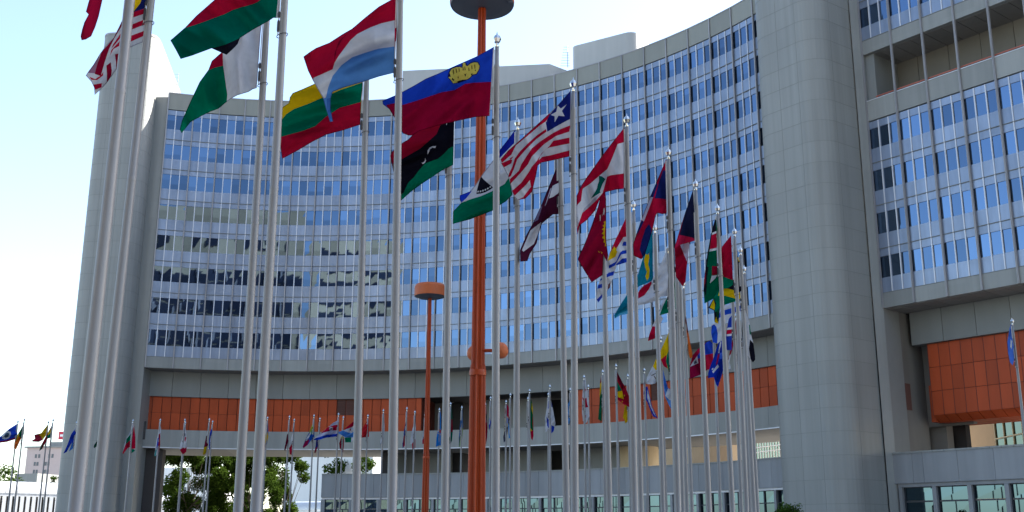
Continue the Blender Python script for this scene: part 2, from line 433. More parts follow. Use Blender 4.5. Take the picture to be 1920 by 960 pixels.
slab_tower('stair_tower', 'windowless pale grey tower with rounded corners at the left end of the curved office block', LP, [1.3, 2.0, .0, .8, 1.0], 61.5,
           lambda P_: P_[0:21] , vlist([(LP[0], LP[1], .25), (LP[0], LP[1], .58)]), (-47, 130))
RP = [(22.55, 93.4), (26.45, 88.2), (30.6, 91.2), (32.2, 99), (26.5, 104)]
slab_tower('stair_tower', 'windowless grey tower with a rounded front edge between the curved block and the right wing', RP, [1.7, 2.1, .0, .5, .5], 74,
           lambda P_: P_[0:21], vlist([(RP[0], RP[1], .36), (RP[0], RP[1], .68), (RP[1], RP[2], .42)]), (27, 96))

# ------------------------------------------------------------------ right wing
AX, AY = 31.6, 91.4; UX, UY = .62, -.7846; DX, DY = .7846, .62
def wp(s, t, z): return (AX + UX * s + DX * t, AY + UY * s + DY * t, z)
def wbox(mb, s0, s1, t0, t1, z0, z1, pane=None):
    pane = random.random() if pane is None else pane
    mb.hexa([wp(s0, t0, z0), wp(s1, t0, z0), wp(s1, t1, z0), wp(s0, t1, z0), wp(s0, t0, z1), wp(s1, t0, z1), wp(s1, t1, z1), wp(s0, t1, z1)], pane)
def on_wing(x, y, t):
    q = ray(x, y); a = AX + DX * t; b = AY + DY * t
    k = (a * DX + b * DY) / (q[0] * DX + q[1] * DY); X, Y, Z = q[0] * k, q[1] * k, HC + q[2] * k
    return (X - AX) * UX + (Y - AY) * UY, Z
OW = (AX, AY, 0)
B2 = thing('office_wing', 'grey office wing at the right with blue windows, an open gallery and orange panels below', 'building', OW)
def bw(mb, name, m, **k): return shift(mb, OW).build(name, M[m], B2, **k)
BW = 2.98; NW = 20; FW = 3.89; W0 = 22.3
levels = [W0 + FW * i for i in range(4)] + [45.65 + FW * i for i in range(5)]
SL = BW * NW
mb = MB(); wbox(mb, 0, SL, .30, 15, 21.2, 37.9); wbox(mb, 0, SL, .3, 15, 45.4, 65.5); wbox(mb, 0, SL, 4.2, 15, 37.9, 45.4)
bw(mb, 'core_block', 'reveal')
mb = MB()
for k in range(NW):
    a, b = k * BW + .025, (k + 1) * BW - .025
    wbox(mb, a, b, -.02, .5, 21.0, 22.27)
bw(mb, 'base_band', 'clad')
for nm, za, zb_, td in (('gallery_parapet', 37.92, 39.78, .35), ('gallery_lintel', 44.3, 45.6, .5), ('parapet', 65.1, 67.4, .5)):
    mb = MB()
    for k in range(NW): wbox(mb, k * BW + .025, (k + 1) * BW - .025, -.02, td, za, zb_)
    bw(mb, nm, 'clad')
for L in levels:
    mb = MB(); tp = MB()
    for k in range(NW):
        for p in range(3):
            a, b = (k + p / 3) * BW + .03, (k + (p + 1) / 3) * BW - .03
            wbox(mb, a, b, .05, .3, L + .02, L + 1.33)
            if L not in (levels[0], levels[4]): wbox(mb, a, b, .05, .3, L + 3.2 - FW, L - .02)
            if L in (levels[3], levels[8]): wbox(tp, a, b, .05, .3, L + 3.2, L + FW - .04)
    jm = MB(); wbox(jm, 0, SL, -.03, .04, L - .02, L + .03); mb.add_second(jm); bw(mb, 'spandrel', 'panel', m2=M['joint'])
    if tp.v: bw(tp, 'window_header', 'panel')
n = 0; rest = MB()
for k in range(NW):
    for L in levels:
        mb = MB() if n < 96 else rest
        for p in range(3):
            a, b = (k + p / 3) * BW + .06, (k + (p + 1) / 3) * BW - .06; t = [.11 + random.uniform(-.004, .004) for _ in range(4)]
            mb.quad(wp(a, t[0], L + 1.35), wp(b, t[1], L + 1.35), wp(b, t[2], L + 3.18), wp(a, t[3], L + 3.18), random.random())
        if n < 96: bw(mb, 'window', 'glass', fixn=False)
        n += 1
o = bw(rest, 'window', 'glass', fixn=False); o['kind'] = 'stuff'
for k in range(NW + 1):
    s = k * BW; mb = MB(); wbox(mb, s - .06, s - .01, -.20, .04, 21.0, 67.4); wbox(mb, s + .02, s + .07, -.20, .04, 21.0, 67.4); wbox(mb, s - .07, s + .08, -.10, -.03, 21, 67.4)
    bw(mb, 'mullion', 'mullion')
for k in range(NW):
    for p in (1, 2):
        s = (k + p / 3) * BW
        for za, zb_ in ((levels[0] + .04, levels[3] + FW - .06), (levels[4] + .04, levels[8] + FW - .06)):
            fr = MB(); wbox(fr, s - .045, s + .045, -.02, .14, za, zb_); bw(fr, 'window_fin', 'fin')
# gallery
mb = MB(); wbox(mb, .02, SL, .4, 4.2, 37.95, 38.1); bw(mb, 'gallery_floor', 'clad')
mb = MB()
for k in range(NW): wbox(mb, k * BW + .02, (k + 1) * BW - .02, 4.0, 4.2, 38.1, 45.3)
bw(mb, 'gallery_wall', 'gallery')
mb = MB()
for i in range(int(NW * 2)): wbox(mb, i * BW / 2 + .03, (i + 1) * BW / 2 - .03, .5, 4.0, 44.28, 44.38)
bw(mb, 'gallery_ceiling', 'soffit')
mb = MB(); wbox(mb, -.1, .9, .36, 4.0, 38.1, 44.28); bw(mb, 'gallery_end_wall', 'clad_dark')
mb = MB(); wbox(mb, .9, SL, .12, .22, 40.02, 40.10)
for i in range(int(SL)): wbox(mb, 1 + i, 1.06 + i, .14, .2, 39.78, 40.02)
bw(mb, 'gallery_handrail', 'rail')
mb = MB(); wbox(mb, 0, SL, -.06, .42, 39.78, 39.84); bw(mb, 'gallery_coping', 'fin')
# below the wing
mb = MB()
for i in range(NW * 2): wbox(mb, i * BW / 2 + .03, (i + 1) * BW / 2 - .03, .5, 3.6, 20.95, 21.05)
bw(mb, 'soffit', 'soffit')
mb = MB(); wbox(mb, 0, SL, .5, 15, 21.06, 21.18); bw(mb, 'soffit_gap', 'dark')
mb = MB(); wbox(mb, -2.5, 12, 3.4, 12, 20.9, 21.02); bw(mb, 'soffit_rear', 'dark')
T2 = 3.2
s0 = on_wing(1707, 620, T2)[0]
mb = MB()
for k in range(NW): wbox(mb, s0 + k * BW + .02, s0 + (k + 1) * BW - .02, T2, T2 + 1, 18.1, 20.93)
bw(mb, 'transfer_beam', 'clad_dark')
so = on_wing(1743, 700, T2 + .4)[0]; zt, zb = 18.08, on_wing(1750, 779, T2 + .4)[1]
mo = MB(); mg = MB(); PWd = 1.0; T3 = T2 + .4
for i in range(50):
    a, b = so + i * PWd + .035, so + (i + 1) * PWd - .035
    hh = (zt - zb) / 3
    for j in range(3): wbox(mo, a, b, T3, T3 + .1, zb + j * hh + .02, zb + (j + 1) * hh - .02)
    # chamfered underside
    mo.hexa([wp(a, T3 + .9, zb - .55), wp(b, T3 + .9, zb - .55), wp(b, T3 + 1.0, zb - .5), wp(a, T3 + 1.0, zb - .5), wp(a, T3, zb), wp(b, T3, zb), wp(b, T3 + .1, zb + .02), wp(a, T3 + .1, zb + .02)])
    wbox(mo, a, b, T3 + .9, T3 + 5, zb - .55, zb - .45)
    mg.hexa([wp(a - .07, T3 + .02, zb), wp(a, T3 + .02, zb), wp(a, T3 + 5, zb - .5), wp(a - .07, T3 + 5, zb - .5), wp(a - .07, T3 + .02, zt), wp(a, T3 + .02, zt), wp(a, T3 + 5, zt), wp(a - .07, T3 + 5, zt)])
wbox(mg, so + .2, so + 50, T3 + .12, T3 + 5, zb + .02, zt)
bw(mo, 'orange_panels', 'orange'); bw(mg, 'orange_ribs', 'orange_gap')
mb = MB(); wbox(mb, so - .5, so - .04, T3 + .5, T3 + 5, zb - .5, zb + 2.6); bw(mb, 'orange_return', 'orange')
# piers
mb = MB(); mb.hexa([(30.62, 91.0, 0), (31.55, 91.33, 0), (32.5, 92.6, 0), (31.2, 93, 0), (30.62, 91.0, 67.4), (31.55, 91.33, 67.4), (32.5, 92.6, 67.4), (31.2, 93, 67.4)])
bw(mb, 'edge_pier', 'clad')
mb = MB(); wbox(mb, -.12, .0, .0, 2.2, 0, 67.4); bw(mb, 'edge_joint', 'joint')
p0 = Vector((31.6, 91.45)); s1, _ = on_wing(1738, 760, 5.4)
e = wp(s1, 5.4, 0); e0 = wp(on_wing(1709, 700, 3.1)[0], 3.1, 0)
mb = MB(); mb.prism([(31.6, 91.45), (e[0], e[1]), (e[0] + 1, e[1] + 3), (31.4, 95)], 0, 21.0); bw(mb, 'side_pier', 'pier')
sn, zn = on_wing(1706, 690, 2.6)
mb = MB(); wbox(mb, on_wing(1737, 820, 6.0)[0] - 1.5, on_wing(1776, 820, 6.0)[0], 6.0, 7, 0, 11.6); wbox(mb, s1 - 2.5, so + 2.5, 5.4, 5.95, 11.3, 21.0); bw(mb, 'rear_wall', 'pier')
mb = MB(); wbox(mb, -8, on_wing(1806, 820, 12)[0], 12, 13, 0, 20.9); bw(mb, 'sun_blocker', 'dark')  # added dark slab that keeps the sun off the piers
mb = MB(); wbox(mb, on_wing(1774, 820, 7.5)[0], on_wing(1812, 820, 7.5)[0], 7.5, 8.2, 0, 13); bw(mb, 'opening_shade', 'dark')  # near-black slab painting the shade inside the opening
va = Vector((31.6, 91.45)); ve = Vector((e[0], e[1])); tt = (ve - va).normalized(); nn = Vector((tt.y, -tt.x))
sa, sb = va.lerp(ve, .36), va.lerp(ve, .56); z0s, z1s = at_d(1708, 768, sa.y).z, at_d(1706, 718, sa.y).z
mb = MB(); mb.hexa([(*(sa + nn * .03), z0s), (*(sb + nn * .03), z0s), (*(sb - nn * .1), z0s), (*(sa - nn * .1), z0s), (*(sa + nn * .03), z1s), (*(sb + nn * .03), z1s), (*(sb - nn * .1), z1s), (*(sa - nn * .1), z1s)])
bw(mb, 'vent_slit', 'louvre')
pa, pb = at_d(267.5, 824, 125.95), at_d(270, 790, 125.95)
mb = MB(); mb.box(pa.x, pa.x + .22, 125.92, 126.05, pa.z, pb.z); bb(mb, 'vent_slit', 'dark')
# slit window in the pier
def slit(x0, y0, x1, y1, D):
    a = at_d(x0, y0, D); b = at_d(x1, y1, D); mb = MB(); mb.box(a.x, a.x + .45, D, D + .3, b.z, a.z); return mb

# ------------------------------------------------------------------ podium
B3 = thing('podium_building', 'low grey concrete podium with a strip of blue windows under the curved block', 'building', OB)
def bp(mb, name, m, **k): return shift(mb, OB).build(name, M[m], B3, **k)
KP0 = phi_px(603, 905, R - .3); 
def podium(kstart, kend):
    mb = MB(); k = kstart; n_ = 0
    while k < kend:
        e = min(k + .5, kend); seg(mb, phi(k + .004), phi(e - .004), R - .35, R + .1, 6.45, 9.0); k = e
    bp(mb, 'parapet', 'concrete')
    mb = MB(); k = kstart
    while k < kend: e = min(k + .5, kend); seg(mb, phi(k + .003), phi(e - .003), R - .42, R + .2, 9.0, 9.12); k = e
    bp(mb, 'coping', 'clad')
    mb = MB(); arcband(mb, kstart + .02, kend, R + .1, R + 10, 6.3, 6.9); bp(mb, 'roof_slab', 'concrete')
    mb = MB(); arcband(mb, kstart + .02, kend, R - .2, R + .05, 6.25, 6.44); bp(mb, 'window_head', 'fin')
    mb = MB(); arcband(mb, kstart + .02, kend, R - .25, R + 1, 0, 2.4); bp(mb, 'plinth', 'concrete')
    k = kstart
    while k < kend:
        mb = MB(); w = .09; seg(mb, phi(k), phi(min(k + w * (1.6 if k == kstart else 1), kend)), R - .25, R + .8, 0, 6.24); bp(mb, 'pier', 'concrete')
        e = min(k + 1.06, kend)
        if e > k + .2:
            for a, b in ((k + w, k + w + (e - k - w) / 2), (k + w + (e - k - w) / 2, e)):
                mb = MB()
                p0_, p1_ = phi(a + .012), phi(b - .012)
                for z0_, z1_ in ((2.5, 5.1), (5.2, 6.2)):
                    mb.quad(arc(p0_, R + .1 + random.uniform(-.01, .01), z0_), arc(p1_, R + .1, z0_), arc(p1_, R + .1 + random.uniform(-.01, .01), z1_), arc(p0_, R + .1, z1_), random.random())
                g_ = bp(mb, 'window', 'podglass', fixn=False)
                fb = MB()
                for z_ in (2.4, 5.1, 6.2): seg(fb, phi(a), phi(b), R + .0, R + .2, z_, z_ + .09)
                seg(fb, phi(a), phi(a) + .0012, R + .0, R + .2, 2.4, 6.24); seg(fb, phi(b) - .0012, phi(b), R + .0, R + .2, 2.4, 6.24)
                f_ = bp(fb, 'window_frame', 'reveal')
        k = e
podium(KP0, 25.4)
B4 = thing('podium_building', 'low grey concrete podium with reflecting windows at the foot of the right wing', 'building', OW)
def bq(mb, name, m, **k): return shift(mb, OW).build(name, M[m], B4, **k)
mb = MB(); s = -.1
for w in (1.75, .95) + (BW, ) * 12:
    wbox(mb, s + .012, s + w - .012, -.35, .1, 6.35, 8.72); s += w
bq(mb, 'parapet', 'concrete')
mb = MB()
for i in range(40): wbox(mb, -.2 + i * .95 + .01, -.2 + (i + 1) * .95 - .01, -.42, .3, 8.72, 8.86)
bq(mb, 'coping', 'clad')
mb = MB(); wbox(mb, .4, 38, -.1, 8, 6.2, 6.9); bq(mb, 'roof_slab', 'concrete')
mb = MB(); wbox(mb, .1, 38, -.22, .02, 6.05, 6.34); bq(mb, 'window_head', 'concrete')
mb = MB(); wbox(mb, .1, 38, -.22, .8, 0, 2.2); bq(mb, 'plinth', 'concrete')
for i in range(12):
    s = .15 + i * BW
    mb = MB(); wbox(mb, s, s + (.34 if i else .30), -.24, .6, 0, 6.04); bq(mb, 'pier', 'concrete')
    mb = MB()
    for z0_, z1_ in ((2.3, 4.85), (4.98, 5.98)):
        mb.quad(wp(s + .36, .12 + random.uniform(-.01, .01), z0_), wp(s + BW - .04, .12, z0_), wp(s + BW - .04, .12 + random.uniform(-.01, .01), z1_), wp(s + .36, .12, z1_), random.random())
    bq(mb, 'window', 'podglass', fixn=False)
    fb = MB()
    for z_ in (2.2, 4.86, 5.98): wbox(fb, s + .34, s + BW, .02, .2, z_, z_ + .1)
    wbox(fb, s + .34, s + .42, .02, .2, 2.2, 6.04); wbox(fb, s + BW - .08, s + BW, .02, .2, 2.2, 6.04)
    bq(fb, 'window_frame', 'reveal')

# ------------------------------------------------------------------ buildings seen behind
def oriented(name, label, a, b, depth, z0, z1, m, cat='building'):
    a = Vector(a); b = Vector(b); t = (b - a).normalized(); nrm = Vector((-t.y, t.x))
    o = thing(name, label, cat, (a.x, a.y, 0))
    def P_(s, d, z): q = a + t * s + nrm * d; return (q.x - a.x, q.y - a.y, z)
    L = (b - a).length
    mb = MB(); mb.hexa([P_(0, 0, z0), P_(L, 0, z0), P_(L, depth, z0), P_(0, depth, z0), P_(0, 0, z1), P_(L, 0, z1), P_(L, depth, z1), P_(0, depth, z1)])
    mb.build('wall', M[m], o)
    return o, P_, L
# beige wall beyond the right-hand openings
a = at_d(1205, 860, 150); b = at_d(1372, 860, 128)
o, P_, L = oriented('conference_building', 'sunlit beige building seen through the opening right of the curved core', (a.x, a.y), (b.x, b.y), 1.0, 0, 24, 'beige')
a = at_d(1222, 860, 150); b = at_d(1252, 860, 143)
a2 = at_d(1376, 850, 175); b2 = at_d(1500, 850, 160)
o, P_, L = oriented('glass_building', 'green glass office building with white gridded frame beyond the podium', (a2.x, a2.y), (b2.x, b2.y), 10, 0, 40, 'greenglass')
mb = MB()
for i in range(26):
    s = L * i / 25; mb.hexa([P_(s - .05, -.08, 0), P_(s + .05, -.08, 0), P_(s + .05, -.01, 0), P_(s - .05, -.01, 0), P_(s - .05, -.08, 40), P_(s + .05, -.08, 40), P_(s + .05, -.01, 40), P_(s - .05, -.01, 40)])
for j in range(34):
    z = j * 1.2 + (0 if j % 2 else .5); mb.hexa([P_(0, -.1, z), P_(L, -.1, z), P_(L, -.01, z), P_(0, -.01, z), P_(0, -.1, z + .12), P_(L, -.1, z + .12), P_(L, -.01, z + .12), P_(0, -.01, z + .12)])
mb.build('frame', M['whitewall'], o)
mb = MB(); mb.box(-2.2, .0, -1, 6, 0, 40); mb.build('end_wall', M['whitewall'], o)
# beige wall with yellow-framed window, far right
a = at_d(1808, 820, 112); b = at_d(1990, 800, 92)
o, P_, L = oriented('annex_building', 'beige annex with a pale yellow framed window behind the right wing', (a.x, a.y), (b.x, b.y), 2, 0, 20, 'beige')
mb = MB(); s = L * .37
mb.hexa([P_(s, -.03, 7), P_(L, -.03, 7), P_(L, .1, 7), P_(s, .1, 7), P_(s, -.03, 14), P_(L, -.03, 14), P_(L, .1, 14), P_(s, .1, 14)])
w_ = mb.build('window', M['greenglass'], o)
mb = MB()
for q in range(6):
    u_ = s + q * 1.9; mb.hexa([P_(u_, -.15, 7), P_(u_ + .12, -.15, 7), P_(u_ + .12, .0, 7), P_(u_, .0, 7), P_(u_, -.15, 14), P_(u_ + .12, -.15, 14), P_(u_ + .12, .0, 14), P_(u_, .0, 14)])
for z in (8.6, 11.15, 13.6): mb.hexa([P_(s, -.16, z), P_(L, -.16, z), P_(L, 0, z), P_(s, 0, z), P_(s, -.16, z + .12), P_(L, -.16, z + .12), P_(L, 0, z + .12), P_(s, 0, z + .12)])
f_ = mb.build('frame', M['yellowframe'], w_)
# pink hotel, far left
a = at_d(50, 850, 300); b = at_d(112, 850, 296)
HZ = at_d(80, 839, 298).z
o, P_, L = oriented('apartment_building', 'tall pinkish building with small windows in the far distance at left', (a.x, a.y), (b.x + 8, b.y), 14, 0, HZ, 'pink')
mb = MB(); mb.hexa([P_(-.6, -.5, HZ), P_(L, -.5, HZ), P_(L, 14, HZ), P_(-.6, 14, HZ), P_(-.6, -.5, HZ + .4), P_(L, -.5, HZ + .4), P_(L, 14, HZ + .4), P_(-.6, 14, HZ + .4)]); mb.build('roof_edge', M['clad'], o)
mb = MB(); mb.hexa([P_(6, 1, HZ), P_(L, 1, HZ), P_(L, 9, HZ), P_(6, 9, HZ), P_(6, 1, HZ + 1.6), P_(L, 1, HZ + 1.6), P_(L, 9, HZ + 1.6), P_(6, 9, HZ + 1.6)]); mb.build('roof_house', M['clad'], o)
for fz in range(6):
    for c_ in (2.2, 3.2, 6.2, 7.2):
        z = HZ - 1.7 - fz * 2.05; s = c_ * .82 + 0.7
        if fz == 0: s = c_ * 1.0 + 0.4
        mb = MB(); mb.hexa([P_(s, -.04, z - 1.0), P_(s + .62, -.04, z - 1.0), P_(s + .62, .1, z - 1.0), P_(s, .1, z - 1.0), P_(s, -.04, z), P_(s + .62, -.04, z), P_(s + .62, .1, z), P_(s, .1, z)])
        mb.build('window', M['darkwin'], o)
# rooftop advertising board: red with a white bar
p = at_d(109, 824, 290); q = at_d(116, 809, 290)
sg = thing('rooftop_sign', 'small red sign with a white bar standing on the distant pinkish building', 'sign', (p.x, p.y, HZ + 1.6))
mb = MB(); mb.box(0, 3.2, 0, .3, p.z - HZ - 1.6, q.z - HZ - 1.6); mb.build('board', M['signred'], sg)
zz = (p.z + q.z) / 2 - HZ - 1.6
mb = MB(); mb.box(.4, 2.8, -.05, -.005, zz - .28, zz + .28); mb.box(1.35, 1.75, -.05, -.004, zz - .7, zz + .7); mb.build('white_mark', M['signwhite'], sg)
mb = MB(); mb.box(.5, .65, .05, .2, 0, p.z - HZ - 1.6); mb.box(2.5, 2.65, .05, .2, 0, p.z - HZ - 1.6); mb.build('post', M['steel'], sg)
# low grey wall between the trees at far left
a = at_d(28, 892, 230); b = at_d(70, 892, 228); zt_ = at_d(50, 888, 229).z
o, P_, L = oriented('low_building', 'low flat grey building in front of the distant pinkish one', (a.x, a.y), (b.x, b.y), 10, 0, zt_, 'clad')
# white buildings through the opening
a = at_d(532, 900, 205); b = at_d(604, 900, 190)
o, P_, L = oriented('apartment_building', 'bright white building with a column of slit windows behind the trees', (a.x, a.y), (b.x + 9, b.y - 4), 12, 0, 30, 'whitewall')
sw, _ = 0, 0
c0 = at_d(588, 900, 194); s = (Vector((c0.x, c0.y)) - Vector((a.x, a.y))).length
for j in range(9):
    zc = at_d(588, 855 + 17.0 * j, 194).z
    if zc < 1: break
    mb = MB()
    for d_ in (-.75, .12): mb.hexa([P_(s + d_, -.05, zc - .2), P_(s + d_ + .6, -.05, zc - .2), P_(s + d_ + .6, .1, zc - .2), P_(s + d_, .1, zc - .2), P_(s + d_, -.05, zc + .2), P_(s + d_ + .6, -.05, zc + .2), P_(s + d_ + .6, .1, zc + .2), P_(s + d_, .1, zc + .2)])
    mb.build('window', M['darkwin'], o)
a = at_d(280, 900, 260); b = at_d(360, 900, 255); zt_ = at_d(320, 902, 258).z
o, P_, L = oriented('office_building', 'white building with rows of small windows behind the tree, left of the opening', (a.x - 3, a.y), (b.x + 6, b.y), 12, 0, zt_ + 3, 'whitewall')
for j in range(3):
    for i in range(9):
        s = 1 + i * L / 9.5; z = zt_ - 1.4 - j * 2.2
        mb = MB(); mb.hexa([P_(s, -.05, z - .9), P_(s + 1.0, -.05, z - .9), P_(s + 1.0, .1, z - .9), P_(s, .1, z - .9), P_(s, -.05, z), P_(s + 1.0, -.05, z), P_(s + 1.0, .1, z), P_(s, .1, z)]); mb.build('window', M['darkwin'], o)

# covered walkways with a rounded white roof
def walkway(label, x0, D0, x1, D1, ytop0, nb, w=5.0, K=1.0):
    a = at_d(x0, 930, D0); b = at_d(x1, 930, D1); ztop = at_d(x0, ytop0, D0).z
    a = Vector((a.x, a.y)); b = Vector((b.x, b.y)); t = (b - a).normalized(); nr = Vector((-t.y, t.x)); L = (b - a).length
    o = thing('covered_walkway', label, 'walkway', (a.x, a.y, 0))
    def P_(s, d, z): q = t * s + nr * d; return (q.x, q.y, z)
    zr = ztop - 1.35 * K
    mb = MB(); prof = [(0, zr)] + [(1.2 * K - 1.2 * K * math.cos(u), zr + 1.35 * K * math.sin(u)) for u in [PI / 2 * i / 8 for i in range(1, 9)]] + [(w, ztop)] + [(w, zr)]
    for i in range(nb):
        s0_, s1_ = i * L / nb + .03, (i + 1) * L / nb - .03
        for (d0, z0_), (d1, z1_) in zip(prof, prof[1:]):
            mb.quad(P_(s0_, d0, z0_), P_(s1_, d0, z0_), P_(s1_, d1, z1_), P_(s0_, d1, z1_))
    mb.build('roof', M['roofwhite'], o)
    mb = MB(); wz0, wz1 = zr - 3.0 * K, zr - .5
    mb.hexa([P_(0, .1, zr - .45), P_(L, .1, zr - .45), P_(L, .3, zr - .45), P_(0, .3, zr - .45), P_(0, .1, zr), P_(L, .1, zr), P_(L, .3, zr), P_(0, .3, zr)])
    mb.hexa([P_(0, .1, 0), P_(L, .1, 0), P_(L, .3, 0), P_(0, .3, 0), P_(0, .1, wz0), P_(L, .1, wz0), P_(L, .3, wz0), P_(0, .3, wz0)])
    mb.build('wall', M['roofwhite'], o)
    for i in range(nb * 2 + 1):
        s = i * L / (nb * 2); mb = MB(); q = .2 * K
        mb.hexa([P_(s - q, .1, wz0), P_(s + q, .1, wz0), P_(s + q, .3, wz0), P_(s - q, .3, wz0), P_(s - q, .1, zr - .45), P_(s + q, .1, zr - .45), P_(s + q, .3, zr - .45), P_(s - q, .3, zr - .45)])
        mb.build('post', M['roofwhite'], o)
    for i in range(nb * 2):
        s = i * L / (nb * 2); e_ = (i + 1) * L / (nb * 2); mb = MB()
        cc = [(s + q, wz0), (e_ - q, wz0), (e_ - q, zr - .85), (e_ - q - .3, zr - .46), (s + q + .3, zr - .46), (s + q, zr - .85)]
        n0 = len(mb.v); mb.v += [P_(u_, .26, z_) for u_, z_ in cc]; mb.f.append(tuple(range(n0, n0 + 6))); mb.p.append(random.random())
        mb.build('window', M['underdark'], o, fixn=False)
walkway('white covered walkway with rounded roof and dark windows at the far left', -60, 168, 140, 178, 899, 9, w=7, K=1.35)
walkway('white covered walkway with rounded roof seen under the curved block beside the tree', 262, 168, 352, 172, 926, 6)
walkway('white covered walkway with rounded roof seen right of the tree below the white building', 545, 175, 606, 172, 940, 4)

# tall opposite block behind the camera: lit by the sun and mirrored in the windows
o, P_, L = oriented('office_tower', 'tall office tower across the plaza, behind the viewer', (24, -62), (-62, -62), 16, 0, 98, 'beigelight')
mb = MB()
for i in range(18):
    z = 4 + i * 4.1; mb.hexa([P_(1.5, -.15, z), P_(L - 3, -.15, z), P_(L - 3, .1, z), P_(1.5, .1, z), P_(1.5, -.15, z + 3.75), P_(L - 3, -.15, z + 3.75), P_(L - 3, .1, z + 3.75), P_(1.5, .1, z + 3.75)])
for i in range(12):
    s = 3 + i * 6.8
    if i % 4 != 3: mb.hexa([P_(s, -.2, 85), P_(s + 3.6, -.2, 85), P_(s + 3.6, .1, 85), P_(s, .1, 85), P_(s, -.2, 91), P_(s + 3.6, -.2, 91), P_(s + 3.6, .1, 91), P_(s, .1, 91)])
mb.build('window_bands', M['darkwin2'], o)
mb = MB()
for i in range(0, 9): 
    s = 2 + i * (L - 6) / 9; mb.hexa([P_(s, -.4, 6), P_(s + .5, -.4, 6), P_(s + .5, -.16, 6), P_(s, -.16, 6), P_(s, -.4, 78), P_(s + .5, -.4, 78), P_(s + .5, -.16, 78), P_(s, -.16, 78)])
mb.build('fins', M['mullion'], o)
o, P_, L = oriented('office_tower', 'second beige tower across the plaza, behind the viewer', (-66, -58), (-112, -44), 16, 0, 90, 'beigelight')
mb = MB()
for i in range(18):
    z = 5 + i * 4.6
    for s, w_ in ((4, 20), (27, 18)): mb.hexa([P_(s, -.15, z), P_(s + w_, -.15, z), P_(s + w_, .1, z), P_(s, .1, z), P_(s, -.15, z + 1.9), P_(s + w_, -.15, z + 1.9), P_(s + w_, .1, z + 1.9), P_(s, .1, z + 1.9)])
mb.build('window_bands', M['darkwin2'], o)

# ------------------------------------------------------------------ lamps
def lobes(t): return .68 + .40 * abs(math.cos(4 * t + .55)) ** 3
def lamp(label, xb, D, ztop, rbase, rtop, rhead, style, spots=False):
    p = at_d(xb, 950, D)
    t = thing('lamp_mast', label, 'street lamp', (p.x, p.y, 0), 'orange lamp masts')
    mb = MB(); zc = 6.42 if spots else 7.0
    mb.lathe([(rbase * 1.05, 0), (rbase, 2), (rbase * .86, zc - .2)], 96, lobes=lobes)
    mb.build('shaft_base', M['mast'], t)
    mb = MB(); mb.lathe([(rbase * .86, zc - .2), (rbase * .84, zc), (rbase * .76, zc + .05), (rtop, ztop)], 96, lobes=lobes)
    mb.build('shaft', M['mast'], t)
    mb = MB(); mb.lathe([(rbase * .97, zc - .28), (rbase * 1.0, zc - .2), (rbase * .97, zc - .12)], 48); mb.build('collar', M['mast'], t)
    h = MB(); u = MB(); r = rhead
    if style == 'disc':
        h.lathe([(r * .99, ztop + .02), (r, ztop + .1), (r * .93, ztop + .55), (r * .6, ztop + .62)], 48)
        u.lathe([(r * .2, ztop - .12), (r * .62, ztop - .09), (r * .97, ztop - .02), (r * .985, ztop + .015)], 48)
        for q in (-2.6, -.35): u.box(r * .92 * math.cos(q) - .06, r * .92 * math.cos(q) + .06, r * .92 * math.sin(q) - .06, r * .92 * math.sin(q) + .06, ztop - .1, ztop + .04)
    else:
        h.lathe([(r * .99, ztop), (r, ztop + .06), (r * .995, ztop + .62), (r * .90, ztop + .78), (r * .3, ztop + .82)], 48)
        u.lathe([(r * .25, ztop - .12), (r * .7, ztop - .1), (r * .96, ztop - .01), (r * .985, ztop - .002)], 48)
    ho = h.build('lamp_head', M['lamphead'], t); u.build('diffuser', M['lampdark'], ho)
    if spots:
        for sx, sy, q in ((.62, -.05, -.5), (-.10, .42, .5)):
            z = zc + .42
            a = MB(); a.tube((0, 0, z), (sx * .75, sy * .75, z), .05, n=10); a.build('bracket', M['mast'], t)
            s = MB(); s.lathe([(.03, -.24), (.13, -.215), (.195, -.13), (.235, 0), (.225, .055), (.15, .07)], 32)
            so_ = s.build('spotlight', M['lamphead'], t, loc=(sx, sy, z), smooth=True)
            so_.rotation_euler = (math.radians(-70), 0, q)
            g_ = MB(); g_.lathe([(.15, .076), (.14, .085)], 20); gl = g_.build('lens', M['lampdark'], so_)
            dm = MB(); dm.lathe([(.03, 0), (.03, .22)], 10); d = dm.build('yoke', M['mast'], t, loc=(sx, sy, z - .1))
pz = at_z(905, 22, 17.2); LZ = 17.42
lamp('large orange fluted lamp mast with a dark disc head and two spotlights', 893, pz.y, LZ, .235, .11, .98, 'disc', True)
Dl = at_z(806, 556, 17.2).y
lamp('slender orange lamp mast with a round drum head, farther away left of the large one', 797, Dl, 17.2, .225, .11, 1.02 * 1, 'drum')

